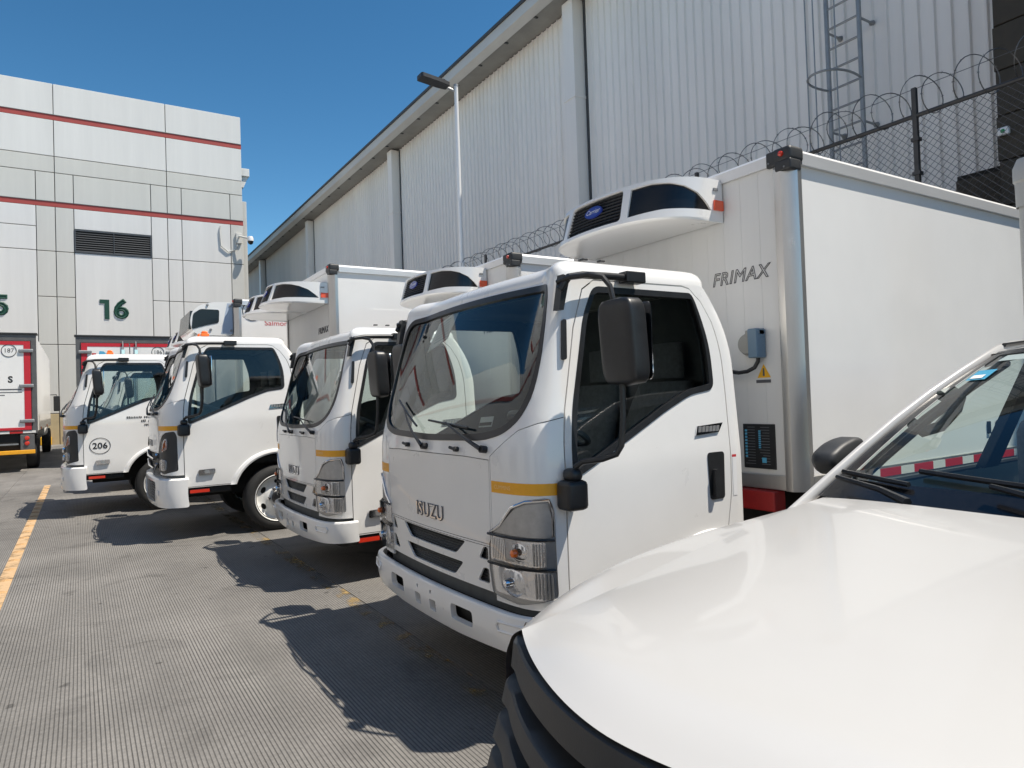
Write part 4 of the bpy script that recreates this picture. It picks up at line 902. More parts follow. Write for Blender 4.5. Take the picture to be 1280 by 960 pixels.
# ------------------------------------------------------------------ parked lorries in front of the docks (their rear doors face the camera)
FRAMEG = mat('grey_door_frame', (0.13, 0.13, 0.13), 0.5, 0.3, noise=(5, 0.15))
RUBB = mat('black_dock_rubber', (0.018, 0.018, 0.018), 0.85)
REDB = mat('red_border', (0.55, 0.02, 0.035), 0.45)
def rear_lorry(X, Y, num, label):
    t = empty('box_lorry', (X, Y, 0), label, 'truck', 'lorries parked at the docks'); hw, z0, z1, Ln = 1.26, 1.02, 3.50, 9.6
    part('rl_body', 'box_body', lambda: MB().box(-hw, hw, 0.06, Ln, z0, z1, 0.02), PANEL, t)
    part('rl_frame', 'rear_frame', lambda: MB().box(-hw-0.01, -hw+0.10, -0.02, 0.10, z0-0.03, z1+0.02).box(hw-0.10, hw+0.01, -0.02, 0.10, z0-0.03, z1+0.02).box(-hw+0.101, hw-0.101, -0.02, 0.10, z1-0.14, z1+0.02).box(-hw+0.101, hw-0.101, -0.02, 0.10, z0-0.03, z0+0.04), FRAMEG, t, smooth=False)
    part('rl_cap', 'roof_edge', lambda: MB().box(-hw-0.04, hw+0.04, -0.05, 0.3, z1+0.021, z1+0.065, 0.01), GREYP, t)
    for s in (-1, 1):
        def door():
            a, b = sorted((s*0.012, s*(hw-0.115))); return MB().box(a, b, -0.035, 0.02, z0+0.055, z1-0.155, 0.008)
        d = part(('rl_d', s), 'rear_door', door, PANEL, t)
        def bord():
            o = s*(hw-0.115); i = s*(hw-0.255); mb = MB().box(*sorted((o, i)), -0.041, -0.0355, z0+0.055, z1-0.155)
            return mb.box(*sorted((s*0.013, i-s*0.001)), -0.041, -0.0355, z1-0.25, z1-0.155).box(*sorted((s*0.013, i-s*0.001)), -0.041, -0.0355, z0+0.055, z0+0.12)
        part(('rl_b', s), 'red_border', bord, REDB, d, smooth=False)
        part(('rl_g', s), 'door_seal', lambda: MB().box(*sorted((s*(hw-0.112), s*(hw-0.101))), -0.038, 0.02, z0+0.04, z1-0.14), RUBB, d, smooth=False)
        for k, z in enumerate((1.30, 2.20, 3.10)):
            part(('rl_h', s), 'hinge', lambda: MB().box(*sorted((s*(hw-0.05), s*(hw-0.36))), -0.075, -0.03, -0.045, 0.045, 0.02), STEEL, d, (0, 0, z))
        part(('rl_bar', s), 'lock_bar', lambda: MB().tube([(s*0.16, -0.07, z0-0.02), (s*0.16, -0.07, z1-0.10)], 0.02, 8).box(*sorted((s*0.12, s*0.20)), -0.09, -0.03, z1-0.45, z1-0.33).box(*sorted((s*0.12, s*0.20)), -0.09, -0.03, z0+0.3, z0+0.42), CHROME, d)
        def lamps():
            return MB().lathe([(0.055, 0), (0.045, -0.03), (0.0005, -0.035)], (s*(hw-0.22), -0.03, 0.86), 'y', 14).lathe([(0.055, 0), (0.045, -0.03), (0.0005, -0.035)], (s*(hw-0.22), -0.03, 0.73), 'y', 14)
        part(('rl_l', s), 'tail_lamp', lamps, REDP, t)
        part(('rl_p', s), 'lamp_plate', lambda: MB().box(*sorted((s*(hw-0.36), s*(hw-0.06))), -0.028, 0.0, 0.53, 0.95, 0.01), FRAMEG, t)
        make_wheel(t, s*0.95, 0, 0.46, 1, 'rl', kids=False).matrix_local = Matrix.Translation((s*1.22, 1.5, 0.46)) @ Matrix.Rotation(R(90 if s > 0 else -90), 4, 'Z')
        make_wheel(t, s*0.95, 0, 0.46, 1, 'rl', kids=False).matrix_local = Matrix.Translation((s*1.22, Ln+0.6, 0.46)) @ Matrix.Rotation(R(90 if s > 0 else -90), 4, 'Z')
    n = 0; x = -hw+0.02
    while x < hw-0.15:
        part(('rl_tp', n % 2), 'reflective_tape', lambda: MB().box(0, 0.27, -0.004, 0, 0, 0.06), TAPER if n % 2 else TAPEW, t, (x, -0.021, z0-0.028), smooth=False); x += 0.275; n += 1
    part('rl_bump', 'rear_bumper', lambda: MB().box(-hw+0.05, hw-0.05, -0.06, 0.02, 0.46, 0.56, 0.01), STRIPE, t)
    part('rl_bar2', 'under_run_bar', lambda: MB().box(-hw+0.4, hw-0.4, -0.02, 0.03, 0.70, 0.735).box(-0.45, -0.37, 0.1, Ln+1.6, 0.62, z0-0.04).box(0.37, 0.45, 0.1, Ln+1.6, 0.62, z0-0.04), STEEL, t, smooth=False)
    part('rl_dark', 'shade_plate', lambda: MB().box(-hw+0.37, hw-0.37, 0.05, 0.4, 0.45, z0-0.05), DARK, t, smooth=False)  # dark plate standing in for the shade beneath the box
    part('rl_cab', 'cab', lambda: MB().box(-1.15, 1.15, Ln+0.15, Ln+1.9, 0.62, 2.75, 0.12), PAINT, t)
    part('rl_mirr', 'cab_mirror', lambda: MB().box(1.32, 1.54, Ln+1.4, Ln+1.5, 1.55, 2.15, 0.03).tube([(1.1, Ln+1.45, 2.2), (1.43, Ln+1.45, 2.2), (1.43, Ln+1.45, 2.1)], 0.02, 6), BLACKP, t)
    part('rl_side', 'side_lamp', lambda: MB().box(hw+0.001, hw+0.02, 2.0, 2.2, z0+0.02, z0+0.09).box(hw+0.001, hw+0.02, 6.0, 6.2, z0+0.02, z0+0.09), AMBER, t)
    px = 0.70
    once('number_print', MB().tube([(px+0.155*math.cos(2*math.pi*k/32), -0.0375, 3.10+0.155*math.sin(2*math.pi*k/32)) for k in range(32)], 0.008, 4, True), INK, t)
    once('number_print', text_mb(num, 0.15, lambda a, b, c: (px+a, -0.0375, 3.10+b), xs=0.98), INK, t, smooth=False)
    if num == '187':
        once('door_print', text_mb('S', 0.22, lambda a, b, c: (0.72+a, -0.0375, 2.36+b), outline=0.008), INK, t, smooth=False)
        once('door_print', MB().box(0.06, 0.95, -0.0385, -0.0365, 2.10, 2.13).box(0.06, 0.96, -0.0385, -0.0365, 2.03, 2.05).box(0.06, 0.60, -0.0385, -0.0365, 1.96, 1.98), GREYINK, t, smooth=False)
        once('door_plate', MB().box(0.05, 0.42, -0.05, -0.036, z0+0.08, z0+0.33, 0.005), STEEL, t)
    else:
        once('door_logo', MB().prism([(-0.75, 2.97), (-0.55, 3.04), (-0.62, 3.12), (-0.72, 3.13)], lambda a, b: (a, -0.0365, b), lambda a, b: (a, -0.0385, b)), BLUEINK, t, smooth=False)
        once('door_logo', MB().prism([(-0.90, 3.02), (-0.80, 3.02), (-0.80, 3.07), (-0.90, 3.07)], lambda a, b: (a, -0.0365, b), lambda a, b: (a, -0.0385, b)), REDINK, t, smooth=False)
        once('door_print', MB().box(-0.5, -0.05, -0.0385, -0.0365, 3.03, 3.045), BLUEINK, t, smooth=False)
    return t
rear_lorry(-2.20, 21.5, '187', 'white lorry with red bordered rear doors numbered 187, leftmost at the docks')
rear_lorry(1.20, 21.8, '186', 'white lorry with red bordered rear doors numbered 186, behind the truck numbered 206')

# ------------------------------------------------------------------ dock building facade (far left)
CONC = mat('white_facade_panel', (0.67, 0.66, 0.635), 0.75, noise=(0.8, 0.055, (2.2, 1, 0.14)), bump=(30, 0.003))
CONCG = mat('grey_facade_panel', (0.565, 0.555, 0.515), 0.78, noise=(0.8, 0.055, (2.2, 1, 0.14)), bump=(30, 0.003))
BEIGE = mat('beige_facade_base', (0.42, 0.34, 0.20), 0.8, noise=(1.5, 0.12))
REDST = mat('brick_red_band', (0.36, 0.055, 0.045), 0.6, noise=(1.2, 0.1))
JDARK = mat('facade_joint', (0.14, 0.14, 0.135), 0.9)
LOUV = mat('dark_louvre', (0.09, 0.095, 0.10), 0.5, 0.4)
FY = 38.5
bd = empty('dock_building', (0, FY, 0), 'pale panelled dock building with two brick red bands and the numbers 15 and 16', 'building')
once('wall', MB().box(-30, 7.57, 0.06, 5.5, -0.1, 17.04), JDARK, bd, smooth=False)
def fpanel(x0, x1, z0, z1, m, y=0.0):
    g = 0.016; key = ('fp', round(x1-x0, 3), round(z1-z0, 3), m.name)
    return part(key, 'panel', lambda: MB().box(g, x1-x0-g, 0, 0.07, g, z1-z0-g, 0.015), m, bd, (x0, y, z0))
cols_top = [-24.1, -20.0, -15.6, -11.2, -6.85, -0.82, 3.94, 7.6]
for a, b in zip(cols_top[:-1], cols_top[1:]):
    fpanel(a, b, 15.58, 17.08, CONC); fpanel(a, b, 13.6, 15.34, CONC); fpanel(a, b, 12.82, 13.6, CONCG)
once('red_band', MB().box(-24.1, 7.6, 0.012, 0.07, 15.345, 15.575), REDST, bd, smooth=False)
once('red_band', MB().box(-24.1, 7.6, 0.012, 0.07, 11.205, 11.435), REDST, bd, smooth=False)
once('band_drip', MB().box(-24.1, 7.6, -0.01, 0.05, 15.576, 15.60).box(-24.1, 7.6, -0.01, 0.05, 11.436, 11.46), JDARK, bd, smooth=False)
def bay(x, grey_left=True):
    """one dock bay starting at its left joint x (panel widths 3.27, 0.74, 0.66 then 0.75)"""
    fpanel(x, x+3.27, 11.44, 12.82, CONCG); fpanel(x, x+3.27, 10.22, 11.20, CONC); fpanel(x, x+3.27, 4.0, 9.10, CONC)
bays = [(-0.08, 3.20), (-4.84, -1.57), (-9.6, -6.33), (-14.4, -11.1)]
for a, b in bays:
    fpanel(a, b, 11.44, 12.82, CONCG); fpanel(a, b, 10.22, 11.20, CONC)
    fpanel(a, b, 4.3, 9.10, CONC)
    if a < -1:
        fpanel(a, b, 9.10, 10.22, CONC); continue
    lv = once('louvre_vent', MB().box(a+0.03, b-0.03, 0.02, 0.069, 9.10, 10.22), DARK, bd, smooth=False)
    once('louvre_frame', MB().box(a+0.005, b-0.005, -0.03, 0.05, 10.15, 10.215).box(a+0.005, b-0.005, -0.03, 0.05, 9.105, 9.16).box(a+0.005, a+0.06, -0.03, 0.05, 9.161, 10.149).box(b-0.06, b-0.005, -0.03, 0.05, 9.161, 10.149).box((a+b)/2-0.015, (a+b)/2+0.015, -0.035, 0.02, 9.161, 10.149), LOUV, lv, smooth=False)
    for i in range(9):
        part(('slat', round(b-a, 2)), 'slat', lambda: MB().prism([(-0.02, 0.0), (0.035, 0.055), (0.04, 0.05), (-0.015, -0.006)], lambda p, q: (0.06, p, q), lambda p, q: (b-a-0.06, p, q)), LOUV, lv, (a, 0, 9.175+i*0.108), smooth=False)
for a, b in ((-1.57, -0.82), (-0.82, -0.08), (-6.33, -5.6), (-5.6, -4.84), (-11.1, -10.35), (-10.35, -9.6)):
    for z0, z1 in ((11.44, 12.82), (9.09, 11.20), (6.94, 9.09), (4.69, 6.94), (1.45, 4.69)): fpanel(a, b, z0, z1, CONCG)
for a, b in ((3.20, 3.94), (3.94, 4.60), (4.60, 6.95)):
    fpanel(a, b, 11.44, 12.82, CONCG)
    for z0, z1 in ((9.09, 11.20), (6.95, 9.09), (4.69, 6.95), (1.45, 4.69)): fpanel(a, b, z0, z1, CONC)
for z0, z1 in ((11.44, 12.82), (9.09, 11.20), (1.45, 9.09)): fpanel(6.95, 7.6, z0, z1, CONCG)
fpanel(7.6, 7.86, 1.45, 12.6, CONCG, 0.25)
for a, b in ((-30, -9.6), (-9.6, -4.84), (-1.57, -0.82), (-0.82, -0.08), (3.20, 7.6)): fpanel(a, b, -0.05, 1.45, BEIGE)
for a, b in ((-0.08, 3.20), (-4.84, -1.57)): once('dock_door', MB().box(a+0.1, b-0.1, 0.02, 0.06, 0.0, 4.25, 0.01), mat('dock_door_grey', (0.12, 0.12, 0.12), 0.7), bd)
one = [(0.90, 6.90), (1.30, 6.90), (1.30, 5.95), (1.10, 5.95), (1.10, 6.71), (0.90, 6.71)]
once('dock_number', MB().prism(one, lambda a, b: (a, -0.03, b), lambda a, b: (a, 0.004, b)), GREEN, bd, smooth=False)
once('dock_number', text_mb('6', 1.27, lambda a, b, c: (1.80+a, -0.012-c, 6.42+b), extrude=0.012, xs=1.05), GREEN, bd, smooth=False)
once('dock_number', text_mb('6', 1.27, lambda a, b, c: (1.80+a, -0.006-c, 6.42+b), outline=0.05, xs=1.05), GREEN, bd, smooth=False)
once('dock_number', text_mb('15', 1.27, lambda a, b, c: (-3.26+a, -0.012-c, 6.42+b), extrude=0.012), GREEN, bd, smooth=False)
once('dock_number', text_mb('15', 1.27, lambda a, b, c: (-3.26+a, -0.006-c, 6.42+b), outline=0.045), GREEN, bd, smooth=False)
once('gutter_box', MB().box(7.56, 8.05, 0.3, 0.9, 14.0, 14.42, 0.02).prism([(7.56, 13.4), (7.75, 13.4), (8.0, 14.0), (7.56, 14.0)], lambda a, b: (a, 0.4, b), lambda a, b: (a, 0.8, b)), CONC, bd)
for px in (-1.35, -0.3):
    part('bollard', 'base_guard', lambda: MB().box(-0.22, 0.22, -0.25, -0.05, 0.0, 0.38, 0.03), YELLOWS, bd, (px, 0, 0))
# rain streaks are in the panel noise; camera on the corner
cm = once('security_camera', MB().tube([(7.35, FY+0.0, 10.55), (7.35, FY-0.25, 10.55), (7.7, FY-0.45, 10.45)], 0.05, 8).box(7.2, 7.5, FY-0.12, FY, 10.2, 10.75, 0.02), CONCG); tag(cm, 'white dome security camera on a bracket at the dock building corner', 'camera')
once('dome', MB().lathe([(0.0005, 0.22), (0.12, 0.20), (0.16, 0.08), (0.16, -0.05)], (7.85, FY-0.5, 10.33), 'z', 16), PAINT, cm)
once('lens_dome', MB().lathe([(0.15, -0.05), (0.13, -0.16), (0.07, -0.22), (0.0005, -0.24)], (7.85, FY-0.5, 10.33), 'z', 16), BLACKG, cm)
once('cable', MB().tube([(7.30, FY-0.05, 10.2), (7.15, FY-0.06, 9.85), (6.8, FY-0.06, 9.7), (6.45, FY-0.06, 10.0), (6.4, FY-0.05, 10.8), (6.45, FY-0.05, 11.05)], 0.035, 6), CONCG, cm)

# ------------------------------------------------------------------ metal clad warehouse (right)
CLAD = mat('grey_cladding', (0.86, 0.82, 0.765), 0.5, 0.0, 0, noise=(0.9, 0.07, (1, 1, 0.08)))
GUT = mat('gutter_grey', (0.55, 0.54, 0.51), 0.55, 0.1, noise=(1.5, 0.12, (1, 0.3, 1)))
ROOFD = mat('dark_roof_edge', (0.06, 0.062, 0.065), 0.6)
WX = 9.6; WZ = 10.25
wh = empty('warehouse', (WX*1.2, 0, -0.296), 'long grey metal clad warehouse with ribbed wall and sloping eave line', 'building')
once('inner_wall', MB().box(0.12, 22, -9, 62, 0, WZ), DARK, wh, smooth=False)
COLY = [-9, 1.45, 11.85, 22.15, 32.5, 42.5, 52.5, 62]
def bay_sheet(y0, y1, z0):
    mb = MB(); p = 0.205; n = int(round((y1-y0)/p)); p = (y1-y0)/n; prof = []
    for i in range(n):
        a = y0+i*p; prof += [(0.0, a), (0.0, a+p*0.70), (-0.035, a+p*0.78), (-0.035, a+p*0.92)]
    prof.append((0.0, y1)); m = len(prof)
    mb.add([(x, y, z) for z in (z0, WZ) for x, y in prof], [(i, i+1, m+i+1, m+i) for i in range(m-1)]); return mb
for a, b in zip(COLY[:-1], COLY[1:]):
    once('cladding_bay', bay_sheet(a, b, 3.95 if a < 11 else 2.6), CLAD, wh, smooth=False)
for i, c in enumerate(COLY[1:-1]):
    d = part('pilaster', 'downpipe_casing', lambda: MB().box(-0.34, 0.02, -0.19, 0.19, 0.0, WZ-0.05, 0.012).box(-0.36, 0.0, -0.205, 0.205, 8.0, 8.06, 0.006).box(-0.36, 0.0, -0.205, 0.205, 5.0, 5.06, 0.006), CLAD, wh, (0, c, 0))
    part('pil_shade', 'painted_shadow_line', lambda: MB().box(-0.05, 0.0, -0.255, -0.192, 0.0, WZ-0.05), ROOFD, d, smooth=False)  # dark strip painted in for the shadow line beside the casing
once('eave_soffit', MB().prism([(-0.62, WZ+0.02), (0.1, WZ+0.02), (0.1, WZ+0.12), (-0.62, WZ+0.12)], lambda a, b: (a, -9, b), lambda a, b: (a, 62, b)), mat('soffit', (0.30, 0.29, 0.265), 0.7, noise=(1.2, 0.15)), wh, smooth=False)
once('gutter', MB().prism([(-0.66, WZ-0.03), (-0.62, WZ-0.05), (-0.62, WZ+0.019), (-0.60, WZ+0.30), (-0.80, WZ+0.30), (-0.80, WZ+0.05)], lambda a, b: (a, -9, b), lambda a, b: (a, 62, b)), GUT, wh, smooth=False)
once('roof_edge', MB().prism([(-0.84, WZ+0.301), (-0.84, WZ+0.38), (4, WZ+0.95), (4, WZ+0.301)], lambda a, b: (a, -9, b), lambda a, b: (a, 62, b)), ROOFD, wh, smooth=False)
y = -8.0
while y < 60:
    part('gbr', 'gutter_bracket', lambda: MB().box(-0.58, -0.46, -0.025, 0.025, WZ-0.005, WZ+0.018), ROOFD, wh, (0, y, 0), smooth=False); y += 1.3
once('plinth_wall', MB().box(-0.02, 0.1, 4.2, 62, 0, 3.94), mat('beige_plinth', (0.50, 0.48, 0.44), 0.85, noise=(1.2, 0.08), bump=(25, 0.004)), wh, smooth=False)
wh.scale = (1.2, 1.2, 1.2)
# dark painted block wall that closes the yard at the right
BLK = mat('dark_block', (0.060, 0.050, 0.037), 0.85, noise=(4, 0.2), bump=(60, 0.004)); MORT = mat('dark_mortar', (0.02, 0.018, 0.015), 0.9)
bw = empty('dark_block_wall', (10.8, 0, -0.296), 'dark brown painted block wall beside the warehouse cladding at top right', 'wall')
once('mortar_core', MB().box(0.03, 0.50, -8.9, 3.58, 0, 10.2).box(0.35, 0.57, 3.58, 4.18, 0, 4.05), MORT, bw, smooth=False)
for r_ in range(14):
    z = 1.93+r_*0.52; off = 0.0 if r_ % 2 else 0.55
    for c in range(5):
        yb = 3.585-(c+1)*1.1+off; ye = min(3.585, yb+1.085)
        if ye-yb < 0.1: continue
        part(('blk', round(ye-yb, 2)), 'block', lambda: MB().box(0, 0.06, 0, ye-yb, 0, 0.505, 0.008), BLK, bw, (0, yb, z))
    if z < 3.6:
        part('blk2', 'block', lambda: MB().box(0, 0.06, 0, 0.60, 0, 0.505, 0.008), BLK, bw, (0.33, 3.59, z))
bw.scale = (1.2, 1.2, 1.2)
sp = once('wall_sensor', MB().box(-0.07, 0.0, -0.07, 0.07, -0.055, 0.055, 0.015), PAINT, None, (10.79, 4.20, 4.89)); tag(sp, 'small white box with a green eye on the dark block wall', 'sensor')
once('eye', MB().lathe([(0.028, 0), (0.02, -0.012), (0.0005, -0.014)], (-0.071, 0, 0), 'x', 12), GREENINK, sp)

# ------------------------------------------------------------------ caged ladder
GALV = mat('galvanised_steel', (0.33, 0.34, 0.345), 0.5, 0.5, noise=(8, 0.12))
lad = empty('wall_ladder', (11.1, 6.63, -0.296), 'grey steel cat ladder with safety hoops on the warehouse wall', 'ladder')
for s in (-0.24, 0.24): once('stile', MB().tube([(0, s, 2.6), (0, s, 10.3)], 0.033, 8), GALV, lad)
z = 2.8
while z < 10.2:
    part('rung', 'rung', lambda: MB().tube([(0, -0.24, 0), (0, 0.24, 0)], 0.016, 6), GALV, lad, (0, 0, z)); z += 0.295
for z in (3.7, 5.15, 6.6, 8.0, 9.4):
    for s in (-0.24, 0.24): part('stub', 'wall_bracket', lambda: MB().tube([(0, 0, 0), (0.26, 0, 0), (0.33, 0, 0)], [0.016, 0.016, 0.045], 8), GALV, lad, (0, s, z))
for z in (4.0, 5.75, 7.5, 9.2):
    part('hoop', 'hoop', lambda: MB().tube([(-0.36+0.36*math.cos(a) if False else -0.70*math.sin(a), 0.24*math.cos(a)+0.14*math.sin(a)*math.cos(a), 0) for a in [math.pi*i/18 for i in range(19)]], 0.016, 6), GALV, lad, (0, 0, z))
for a in (0.9, math.pi/2, math.pi-0.9):
    part(('strap', a), 'cage_strap', lambda: MB().tube([(-0.70*math.sin(a), 0.24*math.cos(a)+0.14*math.sin(a)*math.cos(a), 4.0), (-0.70*math.sin(a), 0.24*math.cos(a)+0.14*math.sin(a)*math.cos(a), 10.3)], 0.010, 6), GALV, lad)

lad.scale = (1.2, 1.2, 1.2)
# ------------------------------------------------------------------ chain-link fence with razor coil
FX = 8.35; FZ = 4.62
DKST = mat('dark_fence_steel', (0.075, 0.072, 0.07), 0.6, 0.4, noise=(10, 0.2)); WIRE = mat('fence_wire', (0.13, 0.13, 0.135), 0.5, 0.6)
fe = empty('chainlink_fence', (FX, 0, 0), 'dark chain link fence on posts in front of the warehouse wall', 'fence')
once('top_rail', MB().tube([(0, 2.0, FZ), (0, 38, FZ)], 0.027, 8), DKST, fe)
once('top_rail', MB().tube([(0, 2.0, FZ-1.45), (0, 38, FZ-1.45)], 0.025, 6), DKST, fe)
y = 4.15
while y < 38:
    part('fpost', 'post', lambda: MB().box(-0.027, 0.027, -0.027, 0.027, 0.0, FZ+0.33, 0.006).box(-0.042, 0.042, -0.044, 0.044, FZ-0.30, FZ-0.26).box(-0.042, 0.042, -0.044, 0.044, FZ-0.7, FZ-0.66), DKST, fe, (0, y, 0)); y += 3.35
def mesh_wires(y0, y1, z0, z1, p):
    mb = MB(); n = int((y1-y0+z1-z0)/p); r = 0.0032
    for sgn in (1, -1):
        for i in range(n+1):
            c = i*p
            a0 = y0+c if sgn > 0 else y1-c
            q0 = (a0, z0); q1 = (a0-sgn*(z1-z0), z1)
            pts = [q0, q1]
            def clip(pa, pb):
                (ya, za), (yb, zb) = pa, pb
                out = []
                for (yy, zz), (y2, z2) in ((pa, pb), (pb, pa)):
                    if yy < y0: t = (y0-yy)/(y2-yy); yy, zz = y0, zz+(z2-zz)*t
                    if yy > y1: t = (y1-yy)/(y2-yy); yy, zz = y1, zz+(z2-zz)*t
                    out.append((yy, zz))
                return out
            if max(q0[0], q1[0]) <= y0 or min(q0[0], q1[0]) >= y1: continue
            k = clip(q0, q1); mb.tube([(sgn*0.004, k[0][0], k[0][1]), (sgn*0.004, k[1][0], k[1][1])], r, 3)
    return mb
tag(once('chain_mesh', mesh_wires(2.1, 9.0, FZ-1.45, FZ, 0.088), WIRE, fe, smooth=False), kind='stuff')
rz = empty('razor_wire', (FX, 0, FZ), 'dark coil of razor wire along the top of the chain link fence', 'razor wire')
def coil(y0, y1, turns, r):
    mb = MB(); n = int(turns*26); pts = []
    for i in range(n+1):
        t = i/n; a = 2*math.pi*turns*t; k = 1+0.10*math.sin(i*0.37)+0.06*math.sin(i*0.11)
        pts.append(Vector((r*k*math.cos(a), y0+(y1-y0)*t+0.05*math.sin(a*0.5+1)-0.05*math.cos(a), -0.015+r+r*k*math.sin(a))))
    mb.tube(pts, 0.0058, 4)
    for i in range(2, n-2, 2):
        p = pts[i]; d = (pts[i+1]-pts[i-1]).normalized(); q = d.cross(Vector((random.uniform(-1, 1), random.uniform(-1, 1), 1))).normalized()*0.022
        mb.add([p+q-d*0.016, p+q*0.25, p+q+d*0.016, p-q-d*0.016, p-q*0.25, p-q+d*0.016, p+d*0.014, p-d*0.014], [(0, 1, 6), (2, 1, 7), (3, 4, 6), (5, 4, 7)])
    return mb
once('coil', coil(2.0, 20.0, 62, 0.215), mat('razor_steel', (0.16, 0.155, 0.15), 0.45, 0.6), rz, smooth=False)
once('coil', coil(20.0, 36.0, 52, 0.215), MATS['razor_steel'], rz, smooth=False)
once('guide_wire', MB().tube([(0, 2.0, 0.32), (0, 20, 0.30), (0, 36, 0.32)], 0.004, 4), WIRE, rz)

# ------------------------------------------------------------------ lamp post
lp = empty('lamp_post', (8.15, 15.05, 0), 'slim white lamp post with a flat led head against the warehouse eave', 'street lamp')
once('pole', MB().tube([(0, 0, 0), (0, 0, 4.9), (0, 0, 4.92), (0, 0, 9.35)], [0.075, 0.072, 0.055, 0.05], 14), PAINT, lp)
once('pole_cap', MB().tube([(0, 0, 9.35), (0, 0, 9.40)], 0.06, 12).tube([(0, 0, 9.22), (-0.22, 0.06, 9.30)], 0.035, 8), GALV, lp)
hd = once('lamp_head', MB().prism(rounded([(-0.20, -0.13), (-0.42, -0.17), (-0.95, -0.17), (-0.98, -0.13), (-0.98, 0.13), (-0.95, 0.17), (-0.42, 0.17), (-0.20, 0.13)], 0.03, 2), lambda a, b: (a, b+0.06, 9.28-a*0.10), lambda a, b: (a, b+0.06, 9.37-a*0.10)), GREYP, lp)
once('led_panel', MB().box(-0.90, -0.50, -0.07, 0.19, 0, 0.01), mat('led_panel', (0.62, 0.58, 0.48), 0.4), hd, (0, 0, 9.318)).rotation_euler = (0, R(5.7), 0)
once('photocell', MB().lathe([(0.05, 0), (0.05, 0.08), (0.0005, 0.09)], (-0.32, 0.06, 9.40), 'z', 12), BLACKP, hd)

# ------------------------------------------------------------------ building across the aisle (mirrored in the windscreens)
ob = empty('opposite_building', (-8.6, 0, 0), 'white building with red bands across the aisle, mirrored in the windscreens', 'building')
once('wall', MB().box(-8, 0, -30, 60, 0, 12), CONC, ob, smooth=False)
once('red_band', MB().box(0.001, 0.05, -22, 60, 9.6, 9.9).box(0.001, 0.05, -22, 60, 5.6, 5.85), REDST, ob, smooth=False)
for i in range(12): once('dock_door', MB().box(0.001, 0.06, -18+6*i, -15+6*i, 0.0, 3.4), mat('opp_door', (0.10, 0.10, 0.11), 0.6), ob, smooth=False)

# ------------------------------------------------------------------ white pickup in the right foreground (nose towards -x)
PY = 0.78
pk = empty('pickup_car', (0.6, PY, 0), 'white pickup with charcoal grille and black mirror filling the lower right foreground', 'car')
O = (-0.6, -PY, 0)
def ip(x, xs, ys): return float(np.interp(x, xs, ys))
XS = [0.62, 0.80, 1.0, 1.2, 1.46, 1.9, 2.2]
def nose(t): return 0.636+0.138*abs(t)**1.8
def PF(ys, xs=XS, d=3):
    c = np.polyfit(xs, ys, d); return lambda x: float(np.polyval(c, x))
f_yk = PF([0.42, 0.435, 0.475, 0.505, 0.545, 0.605, 0.64]); f_zk = PF([0.985, 0.992, 1.012, 1.032, 1.056, 1.092, 1.108]); f_zc = PF([1.0, 1.030, 1.056, 1.078, 1.102, 1.132, 1.145])
XF = [0.8, 1.0, 1.2, 1.46, 1.9, 2.4]
f_ys = PF([0.50, 0.63, 0.705, 0.74, 0.765, 0.775], XF); f_zs = PF([0.965, 0.985, 1.002, 1.018, 1.045, 1.06], XF); f_yb = PF([0.60, 0.755, 0.83, 0.865, 0.872, 0.87], XF)
def hood_pt(t, x):
    """t in -1..1 across to the crease"""
    yk = f_yk(x); zk = f_zk(x); zc = f_zc(x)
    q = abs(t); z = zc-(zc-zk)*q**2.6; return (x, PY+t*yk, z)
def smoothx(fn, x, h=0.09): return tuple(np.mean([fn(min(2.2, max(0.6, x+d))) for d in (-h, -h/2, 0, h/2, h)], axis=0) + np.array([x-np.mean([min(2.2, max(0.6, x+d)) for d in (-h, -h/2, 0, h/2, h)]), 0, 0]))
def hood(a, b):
    t = -1+2*a; x0 = nose(t); x1 = 1.985+0.14*abs(t)**2; x = x0+(x1-x0)*b; p = np.array(smoothx(lambda q: hood_pt(t, q), x))
    p[2] -= 0.020*math.exp(-(b*(x1-x0)/0.045)**1.5)*(1-abs(t)**8)      # rolled front lip
    return tuple(p)
def fender(side):
    def f(a, b):
        """a: 0 at the crease .. 1 at the sill, b: front to door"""
        x0 = ip(a, [0, 0.25, 0.5, 1], [0.774, 0.805, 0.85, 0.90]); x = x0+(2.42-x0)*b
        def s(q):
            ck = np.array(hood_pt(1, min(q, 2.2))); yk = ck[1]-PY; zk = ck[2]-0.001
            q_ = max(q, 0.78); ys = f_ys(q_); zs = f_zs(q_)
            yb = min(0.875, f_yb(q_))
            P = [(yk, zk), (ys-0.045, zs+0.014), (ys+0.035, zs-0.03), (yb, 0.86), (yb+0.01, 0.62), (yb-0.02, 0.36)]
            A_ = [0, 0.22, 0.36, 0.58, 0.8, 1.0]
            return np.array([q, ip(a, A_, [p[0] for p in P]), ip(a, A_, [p[1] for p in P])])
        v = np.mean([s(min(2.42, max(0.62, x+d))) for d in (-0.09, -0.045, 0, 0.045, 0.09)], axis=0); v[0] = x
        # soften across the section
        return (v[0], PY+side*v[1], v[2])
    return f
